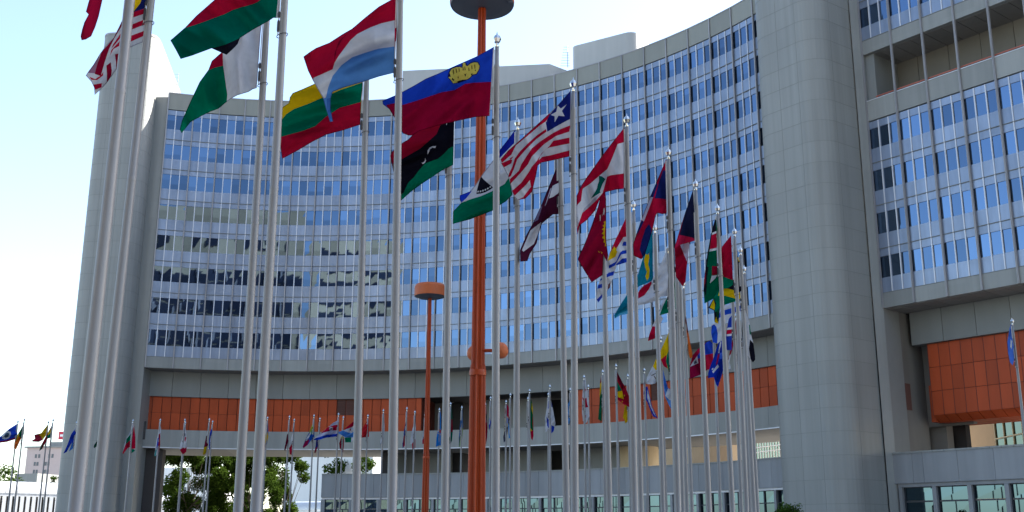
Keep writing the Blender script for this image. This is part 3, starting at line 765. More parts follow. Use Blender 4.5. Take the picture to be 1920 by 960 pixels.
# ------------------------------------------------------------------ trees
def leaf_cloud(mb, clumps, n, size, rng, holes=.0):
    for _ in range(n):
        c, r = clumps[rng.randrange(len(clumps))]
        d = Vector((rng.gauss(0, 1), rng.gauss(0, 1), rng.gauss(0, .85))).normalized() * (rng.random() ** .45) * r
        p = Vector(c) + d
        a = Vector((rng.uniform(-1, 1), rng.uniform(-1, 1), rng.uniform(-.6, .6))).normalized(); b = a.orthogonal().normalized()
        b = (Matrix.Rotation(rng.uniform(0, 6.28), 3, a) @ b); s = size * rng.uniform(.6, 1.3)
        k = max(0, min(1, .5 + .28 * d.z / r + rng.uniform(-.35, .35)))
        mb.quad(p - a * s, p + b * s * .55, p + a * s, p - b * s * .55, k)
def tree(label, x, y, h, rad, seed, n=7000, leaf=.16, name='tree', group=None, base=.28, trunk=.22, clumpn=26, cr=.30):
    rng = random.Random(seed); t = thing(name, label, 'tree', (x, y, 0), group)
    clumps = []
    br = MB(); br.tube((0, 0, 0), (0, 0, h * .45), trunk, trunk * .6, 10)
    top = Vector((0, 0, h * .45))
    for i in range(clumpn):
        a = rng.uniform(0, 6.28); q = math.sqrt(rng.random()); zz = base + (1 - base) * rng.random() * .93
        prof = math.sin(PI * min(1, max(0, (zz - base) / (1 - base) * .85 + .12))) ** .6
        c = Vector((math.cos(a) * q * rad * prof, math.sin(a) * q * rad * prof, zz * h))
        clumps.append((c, rad * rng.uniform(cr * .7, cr * 1.25)))
        st = Vector((0, 0, h * rng.uniform(base * .8, .5)))
        mid = st.lerp(c, .5) + Vector((0, 0, -.3))
        br.tube(st, mid, trunk * .35, trunk * .22, 6, False); br.tube(mid, c, trunk * .22, trunk * .06, 6, False)
    br.build('trunk', M['bark'], t)
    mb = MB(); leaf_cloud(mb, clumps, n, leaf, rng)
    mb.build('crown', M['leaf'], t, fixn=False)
    return t
def tpx(x, D): p = at_d(x, 955, D); return p.x, p.y
x, y = tpx(352, 150); tree('large leafy green tree under the left end of the curved block', x, y, 15.5, 4.3, 1, 24000, .18, group=None)
x, y = tpx(418, 154); tree('leafy green tree with a visible forked trunk, second from the left in the opening', x, y, 15.0, 3.7, 2, 19000, .18)
x, y = tpx(470, 149); tree('leafy tree with sunlit upper leaves standing between the two nearest-looking pairs of poles', x, y, 14.5, 3.8, 3, 16000, .18)
x, y = tpx(533, 152); tree('loose small-leaved tree at the right edge of the opening, white building showing through', x, y, 13.8, 3.5, 4, 9000, .18, clumpn=22, cr=.26)
x, y = tpx(636, 190); tree('sparse tree rising behind the left end of the podium', x, y, 15.6, 3.6, 5, 2600, .22, clumpn=16, cr=.25, base=.45)
x, y = tpx(688, 185); tree('sparse tree behind the podium just left of the dark core wall', x, y, 15.8, 3.8, 6, 2600, .22, clumpn=16, cr=.25, base=.45)
x, y = tpx(8, 210); tree('bright green round tree at the far left edge above the walkway', x, y, 15.0, 5.2, 8, 3500, .3)
x, y = tpx(100, 205); tree('small pale green tree in front of the distant pinkish building', x, y, 13.4, 2.2, 9, 1500, .25)
def shrub(label, x, y, h, rad, seed, n=1500):
    rng = random.Random(seed); t = thing('shrub', label, 'shrub', (x, y, 0))
    cl = [(Vector((rng.uniform(-rad, rad) * .7, rng.uniform(-rad, rad) * .7, h * rng.uniform(.45, .85))), rad * rng.uniform(.3, .5)) for _ in range(14)]
    st = MB()
    for c, r in cl[:7]: st.tube((0, 0, 0), c, .05, .02, 6, False)
    st.build('stem', M['bark'], t)
    mb = MB(); leaf_cloud(mb, cl, n, .09, rng); mb.build('foliage', M['leaf2'], t, fixn=False)
x, y = tpx(1477, 86); shrub('dark green shrub at the foot of the rounded stair tower', x, y, 4.9, 1.25, 21, 2600)
x, y = tpx(271, 118); shrub('low green shrub at the foot of the left stair tower', x, y, 4.9, 1.1, 22, 1500)
# trees behind the viewer, mirrored in the podium glass
for i, (tx, ty) in enumerate([(18, 8), (34, 22), (-22, -12), (-48, 4)]):
    tree(['round plaza tree right of the viewer', 'round plaza tree farther right near the wing', 'round plaza tree behind the viewer to the left', 'round plaza tree far left beside the plaza'][i], tx, ty - 22, 9, 3.0, 40 + i, 2500, .25)
# ------------------------------------------------------------------ flagpoles
pole_parts = []
def pole_source():
    t = bpy.data.objects.new('flagpole', None); C.objects.link(t); t['category'] = 'flagpole'; t['group'] = 'flagpoles in rings around the plaza'
    mb = MB(); mb.lathe([(.13, 0), (.13, .05), (.084, .06), (.080, 3), (.066, 7), (.0665, 7.01), (.069, 7.02), (.069, 7.06), (.065, 7.08), (.047, 11.2), (.052, 11.21), (.052, 11.27), (.045, 11.29), (.043, 11.68)], 20); s = mb.build('shaft', M['pole'], t, smooth=True)
    mb = MB(); mb.lathe([(.046, 11.68), (.05, 11.70), (.03, 11.72), (.03, 11.76), (.062, 11.79), (.088, 11.86), (.062, 11.93), (.02, 11.96), (.004, 12.03)], 8)
    f = mb.build('finial', M['chrome'], t)
    mb = MB(); mb.tube((-.085, 0, 9.66), (-.075, 0, 11.62), .010, n=5); mb.tube((-.075, 0, 1.2), (-.055, 0, 11.62), .008, n=5)
    h = mb.build('halyard', M['rope'], t)
    mb = MB(); mb.lathe([(.014, 9.72), (.022, 9.75), (.022, 9.9), (.014, 9.93)], 8, -.085, 0); mb.lathe([(.02, 9.98), (.026, 10.0), (.026, 10.06), (.01, 10.09)], 8, -.083, 0)
    w = mb.build('weight', M['black'], t)
    mb = MB(); n = 16; r = .078
    pts = [Vector((-.012 + r * 1.12 * math.cos(2 * PI * i / n), r * math.sin(2 * PI * i / n), 9.66 - .03 * math.cos(2 * PI * i / n) * -1)) for i in range(n)]
    for i in range(n): mb.tube(pts[i], pts[(i + 1) % n], .007, n=4, caps=False)
    l = mb.build('halyard_loop', M['black'], t)
    return t
SRC = pole_source(); src_used = [False]
def place_pole(base, tilt_x, label, near):
    if not src_used[0]:
        t = SRC; src_used[0] = True
    else:
        t = SRC.copy(); C.objects.link(t)
        for ch in list(SRC.children):
            c = ch.copy(); C.objects.link(c); c.parent = t
    t.location = base; t.rotation_euler = (0, tilt_x, 0); t['label'] = label
    return t
POLES = {}
def pole_top(key, xt, yt, xb=None):
    T = at_z(xt, yt, 12.0)
    if xb is None: b = Vector((T.x, T.y, 0)); tilt = 0
    else:
        B_ = at_d(xb, 950, T.y); k = (T.x - B_.x) / (12 - B_.z); b = Vector((B_.x - k * B_.z, T.y, 0)); tilt = math.atan(k)
    POLES[key] = (b, tilt)
def pole_bot(key, xb, D, x2=None, y2=None):
    B_ = at_d(xb, 950, D); b = Vector((B_.x, D, 0)); tilt = 0
    if x2 is not None:
        T = at_d(x2, y2, D); k = (T.x - B_.x) / (T.z - B_.z); b = Vector((B_.x - k * B_.z, D, 0)); tilt = math.atan(k)
    POLES[key] = (b, tilt)
pole_bot('a1', 142, 12.6, 243, 5); pole_bot('a2', 180, 16.0, 283.5, 5); pole_bot('a3', 447, 18.4, 499.5, 60); pole_bot('a4', 480, 16.4, 534, 5)
pole_bot('a5', 667, 20.8, 687.5, 160); pole_bot('a6', 735, 18.2, 751, 5); pole_bot('a7', 833.5, 23.5, 843, 320)
pole_top('b1', 932, 62, 929); pole_top('b2', 1075, 147, 1078); pole_top('b3', 1175, 215, 1190); pole_top('b4', 1253, 277, 1271)
pole_top('b5', 1304, 337, 1329); pole_top('b6', 1345, 383, 1373); pole_top('b7', 1377, 427, 1399.5); pole_top('b8', 1388, 462, 1413.5); pole_top('b9', 1395, 498, 1420)
pole_top('c1', 971, 221, 968); pole_bot('c2', 1062, 25.8, 1052.5, 420); pole_bot('c3', 1142.5, 29.0, 1133, 500)
pole_top('c4', 1188, 376, 1202); pole_top('c5', 1228, 420, 1243); pole_top('c6', 1253, 459, 1269)
pole_bot('c7', 1280, 40.5, 1271, 560); pole_bot('c8', 1288, 41.5, 1276.5, 560); pole_bot('c9', 1297, 43.5, 1283, 560)
pole_bot('c10', 1350.5, 53, 1340, 650); pole_bot('c11', 1374, 49, 1362, 640); pole_bot('c12', 1390, 44, 1376, 600); pole_bot('c13', 1406, 46, 1393, 600)
pole_top('d1', 1272, 592, 1287); pole_top('d2', 1256, 612, 1267); pole_top('d3', 1239, 630, 1249); pole_bot('d4', 1268, 60)
FARS = dict(e1=(1155, 682), e2=(1130, 693), e3=(1177, 701), e4=(1208, 690), e5=(1103, 721), e6=(1095, 703), u1=(1897, 597), f1=(1031, 721), f2=(1028, 736), f3=(993, 729),
    f4=(990, 744), f5=(957, 737), f6=(949, 750), f7=(920, 743), f8=(910, 755), f9=(866, 761), f10=(845, 754), f11=(824, 765), f12=(797, 775), f13=(778, 770), f14=(763, 763),
    f15=(719, 767), f16=(690, 777), f17=(677, 771), f18=(644, 780), f19=(635, 774), f20=(600, 783), f21=(589, 777), f22=(552, 785), f23=(543, 779), f24=(502, 781),
    g1=(399, 788), g2=(393, 784), g3=(347, 785), g3b=(348, 790), g4=(301, 785), g4b=(300.5, 790), g5=(250, 786), g5b=(249, 790), g6=(144, 790), g7=(100, 785), g8=(91, 789), g9=(46, 784), g10=(34, 788), f2b=(1069, 727), g11=(196, 789))
for k_, v_ in FARS.items(): pole_top(k_, v_[0], v_[1])

# ------------------------------------------------------------------ flags
def S(r, g_, b): return lin((r, g_, b))
W = S(202, 205, 214); RD = S(176, 18, 52); BL = S(30, 62, 175); GN = S(0, 112, 84); YL = S(215, 178, 20); BK = S(24, 24, 36); NV = S(26, 34, 92)
CRM = S(140, 14, 48); SKY = S(86, 140, 205); OR_ = S(205, 100, 40)
def inside(p, poly):
    x, y = p; c = False; j = len(poly) - 1
    for i in range(len(poly)):
        xi, yi = poly[i]; xj, yj = poly[j]
        if (yi > y) != (yj > y) and x < (xj - xi) * (y - yi) / (yj - yi) + xi: c = not c
        j = i
    return c
flag_log = []
def flag(key, label, org, out, regs, base, step=None, fold=None, ramp=None, front=False, amp=2.3):
    ox, oy, s = org
    tr_ = lambda P_: [(ox + x / s, oy + y / s) for x, y in P_]
    out = tr_(out); regs = [(c, tr_(p)) for c, p in regs]
    b, tilt = POLES[key]; D = b.y
    xs = [p[0] for p in out]; ys = [p[1] for p in out]
    size = max(max(xs) - min(xs), max(ys) - min(ys))
    step = step or max(1.1, size / 42)
    pxm = F * 1.03 / D                       # pixels per metre here
    # hoist x at height y
    def hx(y):
        z = HC + (D * (math.tan(PITCH + math.atan((480 - y) / F))))
        X = b.x + math.tan(tilt) * z; q = ray(960, y); 
        d = D * CP + (z - HC) * SP
        return 960 + F * X / d
    rng = random.Random(hash(label) % 9973 if False else sum(map(ord, label)))
    fa = fold if fold is not None else rng.uniform(25, 65)
    ca, sa = math.cos(math.radians(fa)), math.sin(math.radians(fa))
    rp = ramp if ramp is not None else rng.uniform(-.25, .35)
    ph = [rng.uniform(0, 6.28) for _ in range(4)]
    def depth(x, y):
        w = (hx(y) - x) / pxm; aw = abs(w)
        u = ((x) * ca + (y) * sa) / pxm
        v = (-(x) * sa + (y) * ca) / pxm
        e = min(1, aw / .45 + .12)
        warp = .35 * math.sin(v * 1.9 + ph[2])
        dz = .085 * math.sin((u + warp) * 5.2 + ph[0]) + .065 * math.sin((u + warp * .8) * 10.5 + ph[1] + v * 1.5) + .024 * math.sin(u * 21 + v * 5 + ph[3])
        return D + (-.09 if front else .02) + rp * w * .6 + dz * e * amp
    verts = []; edges = []
    def addloop(P_):
        # subdivide long edges so that folds follow along them
        q = []
        for i, p in enumerate(P_):
            r_ = P_[(i + 1) % len(P_)]; L = math.hypot(r_[0] - p[0], r_[1] - p[1]); m = max(1, int(L / (step * 1.5)))
            for j in range(m): q.append((p[0] + (r_[0] - p[0]) * j / m, p[1] + (r_[1] - p[1]) * j / m))
        n = len(verts); verts.extend(Vector(p) for p in q); edges.extend((n + i, n + (i + 1) % len(q)) for i in range(len(q)))
    addloop(out)
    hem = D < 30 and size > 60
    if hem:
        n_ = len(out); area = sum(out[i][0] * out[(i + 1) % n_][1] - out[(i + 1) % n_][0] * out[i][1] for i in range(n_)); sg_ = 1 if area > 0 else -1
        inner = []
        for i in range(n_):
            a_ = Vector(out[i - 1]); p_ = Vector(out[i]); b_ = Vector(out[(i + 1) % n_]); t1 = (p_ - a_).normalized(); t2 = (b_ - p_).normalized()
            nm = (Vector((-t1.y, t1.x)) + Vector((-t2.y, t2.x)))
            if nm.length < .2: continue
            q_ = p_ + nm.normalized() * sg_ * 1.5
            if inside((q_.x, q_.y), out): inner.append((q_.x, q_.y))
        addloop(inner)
    for c, p in regs: addloop(p)
    y = min(ys)
    row = 0
    while y < max(ys):
        x = min(xs) + (step / 2 if row % 2 else 0)
        while x < max(xs):
            if inside((x, y), out): verts.append(Vector((x, y)))
            x += step
        y += step * .87; row += 1
    V, _, Fc, *_r = geometry.delaunay_2d_cdt(verts, edges, [], 0, 1e-4)
    me_v = []; org3 = (b.x + math.tan(tilt) * 10.9, b.y, 10.9)
    for p in V:
        q = at_d(p.x, p.y, depth(p.x, p.y)); me_v.append((q.x - org3[0], q.y - org3[1], q.z - org3[2]))
    faces = []; cols = []
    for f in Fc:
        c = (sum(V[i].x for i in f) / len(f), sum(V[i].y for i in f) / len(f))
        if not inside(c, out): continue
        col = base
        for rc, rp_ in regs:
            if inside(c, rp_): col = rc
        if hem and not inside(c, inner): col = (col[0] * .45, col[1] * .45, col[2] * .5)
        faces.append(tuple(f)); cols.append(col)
    me = bpy.data.meshes.new('flag'); me.from_pydata(me_v, [], faces)
    a = me.color_attributes.new('dye', 'FLOAT_COLOR', 'CORNER'); i = 0
    for f, c in zip(me.polygons, cols):
        for _ in f.loop_indices: a.data[i].color = (c[0] * .66, c[1] * .66, c[2] * .66, 1); i += 1
    bm = bmesh.new(); bm.from_mesh(me); bmesh.ops.delete(bm, geom=[v for v in bm.verts if not v.link_faces], context='VERTS')
    bmesh.ops.recalc_face_normals(bm, faces=bm.faces); bm.to_mesh(me); bm.free()
    me.materials.append(FAB); me.shade_smooth()
    o = bpy.data.objects.new('flag', me); C.objects.link(o); o.location = org3
    o['label'] = label; o['category'] = 'flag'; o['group'] = 'national flags on the flagpoles'
    FL_OF[key] = label
    return o
FL_OF = {}
P0 = (0, 0, 1)
# --- near flags
flag('a1', 'plain crimson flag hanging into the top left corner from the nearest pole', P0,
     [(291, -470), (271, -295), (235, -200), (215, -110), (192, 0), (185, 31), (178.5, 51), (171, 68), (161, 74), (153, 75.5), (151, 68), (154, 55), (158, 42), (166, 27), (161, 22), (167, 0), (180, -90), (205, -220), (245, -370)], [], CRM, step=5, fold=12)
Z = (140, 0, 4.8)
flag('a2', 'red and white striped flag with blue canton, crumpled behind the two leftmost poles', Z,
     [(690, -420), (680, -200), (662, -60), (640, 100), (625, 320), (612, 382), (560, 400), (492, 432), (440, 520), (380, 620), (290, 745), (240, 800), (180, 855), (175, 790), (150, 735), (100, 680), (118, 650), (170, 580), (230, 480), (280, 410), (350, 340), (400, 240), (435, 165), (470, 0), (520, -200), (590, -350)],
     [(NV, [(690, -420), (662, -60), (655, 66), (525, 112), (470, 40), (520, -200), (590, -350)]), (YL, [(545, -60), (610, -30), (590, 30), (530, 104), (530, 40)]),
      (RD, [(655, 68), (652, 115), (520, 160), (526, 110)]), (RD, [(645, 168), (640, 216), (510, 268), (516, 220)]), (RD, [(632, 275), (625, 322), (498, 378), (504, 322)]),
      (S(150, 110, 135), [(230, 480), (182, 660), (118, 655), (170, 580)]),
      (CRM, [(435, 175), (420, 240), (360, 340), (310, 440), (270, 560), (235, 685), (180, 665), (205, 570), (240, 470), (350, 345)]),
      (RD, [(415, 300), (408, 345), (330, 440), (345, 400)]), (RD, [(410, 365), (408, 410), (350, 440), (318, 500), (330, 450)]), (CRM, [(362, 490), (395, 480), (392, 590), (376, 620), (372, 560)]),
      (CRM, [(285, 590), (325, 560), (335, 640), (325, 690), (290, 745), (290, 660)]), (RD, [(130, 690), (185, 712), (235, 680), (258, 645), (255, 680), (200, 722), (150, 718)]), (RD, [(168, 762), (245, 748), (242, 785), (185, 808)])], W, step=2.2, fold=30, ramp=.2)
Z = (310, 0, 8)
flag('a4', 'green and red striped flag with curled black underside at the top', Z,
     [(1770, -900), (1740, -300), (1690, 270), (1620, 268), (1560, 310), (1460, 365), (1300, 455), (1120, 570), (1085, 660), (1040, 710), (920, 822), (830, 785), (695, 725), (400, 835), (230, 885), (150, 735), (75, 605), (150, 540), (300, 410), (460, 240), (620, 100), (733, 0), (1050, -280), (1400, -600)],
     [(RD, [(310, 415), (530, 345), (780, 250), (880, 215), (1010, 150), (1130, 110), (1300, 65), (1380, 30), (1480, -40), (1730, -200), (1740, -330), (1400, -600), (1050, -280), (733, 0), (620, 100), (460, 240)]),
      (BK, [(1740, -330), (1770, -900), (1400, -600), (1050, -280), (1400, -350)]),
      (BK, [(1120, 570), (1085, 660), (1040, 710), (920, 822), (830, 785), (695, 725), (900, 670)]), (W, [(1740, -300), (1715, -300), (1662, 268), (1690, 270)])], S(0, 98, 82), step=3, fold=125, ramp=.15)
Z = (320, 60, 4.8)
flag('a3', 'white, red and green flag with a white hoist band, drooping to a point', Z,
     [(822, -90), (810, 0), (775, 505), (740, 515), (700, 540), (600, 570), (545, 600), (510, 625), (430, 690), (350, 720), (270, 760), (180, 810), (100, 910), (82, 880), (100, 800), (180, 620), (260, 450), (340, 340), (370, 260), (450, 190), (560, 20), (700, -60)],
     [(RD, [(450, 190), (468, 190), (472, 305), (400, 320), (335, 348), (370, 260)]), (GN, [(472, 303), (480, 350), (500, 500), (510, 560), (505, 628), (430, 690), (350, 720), (270, 760), (180, 810), (100, 910), (82, 880), (100, 800), (180, 620), (260, 450), (335, 346), (400, 320)])], W, step=2.6, fold=150, ramp=.2)
Z = (560, 0, 4)
flag('a6', 'big red, white and light blue striped flag with a folded blue tip', Z,
     [(752, -30), (745, 0), (720, 545), (600, 575), (480, 615), (330, 660), (255, 690), (240, 740), (240, 820), (258, 910), (235, 915), (205, 820), (180, 730), (110, 610), (70, 530), (35, 425), (90, 385), (130, 360), (230, 320), (330, 255), (400, 215), (500, 130), (600, 50), (690, 0)],
     [(W, [(721, 152), (620, 175), (540, 205), (440, 255), (390, 300), (300, 420), (270, 470), (255, 520), (110, 585), (110, 610), (180, 745), (205, 750), (240, 740), (255, 690), (330, 660), (480, 615), (715, 545)]),
      (SKY, [(720, 348), (600, 365), (500, 395), (400, 430), (320, 490), (255, 570), (220, 660), (205, 730), (180, 742), (205, 820), (235, 915), (258, 910), (240, 820), (240, 740), (255, 690), (330, 660), (480, 615), (600, 575), (720, 545)]),
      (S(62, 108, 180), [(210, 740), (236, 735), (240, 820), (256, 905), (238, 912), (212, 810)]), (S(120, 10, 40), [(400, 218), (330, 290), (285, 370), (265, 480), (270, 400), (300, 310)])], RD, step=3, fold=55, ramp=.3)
Z = (515, 140, 5.645)
flag('a5', 'yellow, green and red striped flag flying below the light blue tip', Z,
     [(936, -60), (930, 85), (905, 530), (720, 590), (550, 635), (400, 710), (250, 800), (120, 870), (80, 890), (55, 730), (66, 600), (70, 480), (75, 350), (150, 300), (160, 240), (190, 195), (300, 150), (400, 105), (600, 10), (800, -60)],
     [(GN, [(72, 482), (120, 420), (200, 365), (350, 310), (490, 250), (700, 160), (935, 80), (910, 290), (690, 350), (550, 440), (430, 545), (300, 595), (62, 660)]),
      (RD, [(60, 660), (300, 595), (430, 545), (550, 440), (690, 350), (912, 290), (905, 530), (720, 590), (550, 635), (400, 710), (250, 800), (120, 870), (80, 890), (55, 730)])], YL, step=3, fold=60, ramp=.3)
Z = (710, 70, 5.054)
dots = []
flag('b1', 'blue over crimson flag with a golden crown, held out by the wind', Z,
     [(1095, 88), (1055, 745), (920, 755), (800, 780), (620, 820), (480, 860), (380, 890), (320, 930), (280, 930), (230, 910), (190, 850), (155, 770), (100, 680), (40, 635), (35, 600), (180, 540), (330, 460), (450, 390), (560, 345), (700, 280), (940, 175)],
     [(S(26, 26, 70), [(705, 442), (674, 404), (652, 376), (664, 330), (684, 292), (728, 277), (770, 272), (786, 282), (788, 255), (810, 232), (832, 246), (838, 264), (868, 240), (905, 227), (944, 232), (963, 270), (957, 305), (930, 353), (893, 360), (864, 393), (832, 408), (760, 433)]), (S(150, 12, 52), [(1067, 422), (900, 430), (820, 440), (720, 500), (600, 520), (450, 570), (330, 610), (230, 640), (150, 625), (70, 642), (100, 680), (155, 770), (190, 850), (230, 910), (280, 930), (320, 930), (380, 890), (480, 860), (620, 820), (800, 780), (920, 755), (1055, 745)]),
      (S(205, 190, 90), [(705, 435), (682, 400), (660, 378), (684, 372), (672, 335), (690, 300), (730, 285), (770, 280), (790, 290), (800, 262), (795, 248), (810, 240), (824, 250), (822, 262), (840, 275), (870, 248), (905, 236), (938, 240), (955, 270), (950, 300), (925, 345), (890, 352), (860, 385), (830, 400), (760, 425)]),
      (BK, [(795, 278), (802, 278), (806, 312), (797, 315)]), (BK, [(812, 276), (819, 276), (824, 312), (815, 314)]), (BK, [(700, 382), (712, 400), (718, 388), (712, 415), (692, 398)]), (BK, [(742, 368), (752, 378), (760, 362), (756, 395)]),
      (BK, [(806, 340), (818, 352), (832, 338), (822, 375)]), (BK, [(875, 345), (890, 338), (888, 356), (876, 362)]), (BK, [(908, 310), (922, 305), (918, 325)]), (BK, [(735, 424), (760, 410), (800, 402), (840, 398), (835, 402), (800, 412), (760, 428)]),
      (S(120, 105, 50), [(700, 310), (712, 302), (716, 345), (706, 355)]), (S(120, 105, 50), [(728, 298), (738, 296), (744, 335), (734, 338)]), (S(120, 105, 50), [(756, 294), (766, 293), (770, 325), (760, 328)]), (S(120, 105, 50), [(848, 290), (856, 284), (862, 318), (852, 320)]),
      (S(120, 105, 50), [(876, 268), (886, 264), (890, 300), (880, 306)]), (S(120, 105, 50), [(905, 258), (915, 256), (917, 296), (908, 300)]),
      (W, [(1097, 88), (1086, 92), (1048, 746), (1057, 745)])], S(30, 68, 190), step=3, fold=35, ramp=.3)
Z = (725, 220, 6)
flag('a7', 'red, black and green striped flag with a white crescent, partly covered', Z,
     [(763, -90), (760, 50), (748, 535), (620, 600), (500, 680), (400, 745), (270, 840), (165, 935), (135, 880), (100, 700), (75, 610), (40, 430), (60, 385), (85, 365), (178, 285), (240, 250), (295, 195), (450, 60), (620, -60)],
     [(S(20, 20, 30), [(700, -30), (600, 95), (560, 190), (470, 270), (380, 350), (260, 420), (170, 470), (70, 520), (75, 610), (100, 700), (160, 870), (190, 850), (240, 740), (310, 670), (360, 600), (430, 520), (580, 465), (640, 415), (700, 350), (752, 325), (764, -60)]),
      (GN, [(750, 325), (700, 350), (640, 415), (580, 465), (430, 520), (360, 600), (310, 670), (240, 740), (190, 850), (160, 872), (165, 935), (270, 840), (400, 745), (500, 680), (620, 600), (748, 535)]),
      (W, [(457, 415), (462, 372), (485, 340), (515, 324), (556, 322), (548, 347), (515, 340), (488, 358), (466, 412)]), (W, [(392, 512), (412, 508), (428, 492), (434, 455), (443, 488), (432, 510), (410, 526)])], S(150, 16, 44), step=2.6, fold=50, ramp=.3, front=True)
Z = (840, 230, 4.8)
hat = [(BK, [(298, 485), (320, 510), (360, 545), (405, 582), (385, 600), (340, 625), (295, 638), (255, 642), (262, 600), (280, 530)])] + [(W, [(x_, y_), (x_ + 13, y_ - 4), (x_ + 13, y_ + 9), (x_, y_ + 13)]) for x_, y_ in ((264, 616), (286, 614), (308, 607), (330, 599), (352, 588), (374, 574))]
flag('c1', 'blue, white and green flag with a black conical hat behind the striped one', Z,
     [(607, 60), (590, 300), (560, 520), (580, 650), (520, 710), (470, 740), (405, 790), (330, 820), (200, 870), (42, 912), (45, 800), (118, 722), (105, 690), (105, 655), (195, 620), (240, 570), (320, 450), (405, 340), (470, 240), (540, 150)],
     [(S(24, 40, 160), [(607, 60), (600, 180), (466, 318), (430, 310), (470, 240), (540, 150)]), (S(30, 60, 190), [(195, 620), (105, 655), (105, 690), (118, 722), (165, 680), (215, 615)]),
      (GN, [(45, 800), (120, 722), (200, 690), (300, 660), (400, 615), (470, 575), (510, 550), (548, 495), (600, 400), (600, 560), (580, 650), (520, 710), (470, 740), (405, 790), (330, 820), (200, 870), (42, 912)])] + hat, W, step=2.4, fold=45, ramp=.25)
Z = (930, 150, 4)
flag('b2', 'red and white striped flag with a white star on its blue canton', Z,
     [(560, 78), (560, 570), (545, 575), (420, 605), (340, 620), (315, 640), (300, 720), (270, 840), (220, 890), (160, 900), (130, 870), (105, 770), (90, 720), (35, 620), (35, 595), (90, 530), (170, 460), (280, 360), (400, 250), (480, 170)],
     [(RD, [(400, 250), (280, 360), (170, 460), (90, 530), (35, 595), (45, 622), (85, 585), (115, 560), (150, 490), (230, 425), (330, 340), (372, 312), (412, 258)]),
      (RD, [(374, 368), (310, 412), (240, 475), (180, 535), (140, 590), (122, 650), (98, 700), (90, 735), (112, 720), (135, 665), (160, 595), (230, 515), (300, 445), (380, 386)]),
      (RD, [(556, 340), (480, 370), (420, 402), (330, 462), (270, 512), (235, 562), (190, 632), (170, 682), (105, 742), (106, 782), (190, 692), (240, 632), (270, 572), (300, 542), (360, 482), (450, 420), (556, 385)]),
      (RD, [(556, 430), (430, 456), (400, 496), (340, 552), (310, 602), (265, 655), (245, 692), (190, 770), (120, 832), (140, 868), (220, 792), (262, 742), (275, 692), (315, 622), (330, 572), (375, 517), (405, 505), (558, 475)]),
      (RD, [(40, 625), (120, 590), (132, 570), (100, 590), (122, 600), (116, 625), (60, 655)]),
      (RD, [(560, 525), (420, 562), (345, 577), (318, 605), (262, 680), (255, 760), (262, 800), (205, 878), (160, 900), (220, 890), (270, 840), (300, 720), (315, 640), (340, 620), (545, 575), (560, 570)]),
      (S(24, 34, 110), [(560, 78), (556, 292), (470, 338), (385, 388), (374, 320), (400, 262), (480, 170)]),
      (W, [(530, 183), (494, 232), (515, 272), (468, 268), (440, 317), (440, 272), (410, 262), (452, 238), (462, 190), (486, 214)])], W, step=2.2, fold=140, ramp=.25)
Z = (965, 290, 4.575)
flag('c2', 'dark maroon flag with white stripes twisted into a narrow drape', Z,
     [(387, 45), (390, 510), (330, 512), (270, 560), (235, 590), (205, 680), (190, 760), (130, 850), (110, 912), (48, 918), (45, 820), (100, 690), (160, 580), (230, 430), (290, 280), (350, 130)],
     [(W, [(388, 235), (325, 268), (295, 375), (330, 362), (388, 320)]), (W, [(228, 578), (135, 650), (62, 820), (75, 832), (165, 765), (205, 670)]), (S(170, 165, 185), [(318, 285), (306, 290), (258, 445), (268, 430)]), (S(120, 110, 145), [(230, 430), (160, 580), (200, 560), (235, 450)])], S(72, 24, 48), step=1.8, fold=20, ramp=.1)  # light purple patch is a highlight painted on the maroon cloth
Z = (1070, 230, 4.366)
flag('b3', 'red and white flag with a green cedar tree in the middle', Z,
     [(437, 42), (437, 540), (370, 548), (280, 570), (250, 600), (200, 720), (130, 800), (75, 840), (55, 920), (48, 840), (48, 600), (90, 510), (130, 450), (250, 280), (350, 150)],
     [(RD, [(437, 42), (437, 160), (385, 175), (340, 290), (300, 380), (240, 430), (160, 500), (100, 540), (95, 560), (85, 640), (48, 680), (48, 600), (90, 510), (130, 450), (250, 280), (350, 150)]),
      (S(165, 165, 180), [(240, 580), (190, 620), (150, 665), (110, 700), (95, 740), (160, 690), (205, 640)]),  # grey patch paints shading onto the white cloth
      (RD, [(437, 415), (330, 430), (298, 442), (262, 575), (200, 645), (150, 692), (95, 740), (60, 840), (48, 880), (55, 920), (75, 840), (130, 800), (200, 720), (250, 600), (280, 570), (370, 548), (437, 540)]),
      (S(0, 90, 80), [(230, 435), (256, 440), (285, 462), (262, 500), (250, 530), (240, 560), (245, 572), (200, 600), (165, 622), (195, 575), (215, 540), (222, 505), (232, 480)])], W, step=2, fold=145, ramp=.25)
Z = (1075, 360, 4.366)
flag('c3', 'crimson flag with half of a golden sun emblem showing', Z,
     [(256, -130), (262, 0), (268, 60), (270, 400), (285, 520), (275, 570), (245, 510), (240, 680), (150, 740), (100, 660), (35, 550), (90, 430), (140, 300), (200, 130), (225, 20), (238, -110)],
     [(YL, [(262, 235), (248, 246), (256, 262), (240, 275), (252, 290), (234, 305), (250, 320), (232, 340), (250, 352), (236, 375), (254, 388), (246, 410), (262, 418), (258, 440), (270, 446), (262, 400), (256, 340), (262, 280), (270, 255)]), (YL, [(200, 480), (215, 490), (212, 500)]), (YL, [(225, 486), (238, 496), (232, 508)]), (S(160, 60, 40), [(262, 280), (268, 280), (270, 420), (262, 380)])], CRM, step=1.9, fold=15, ramp=.1, front=True)
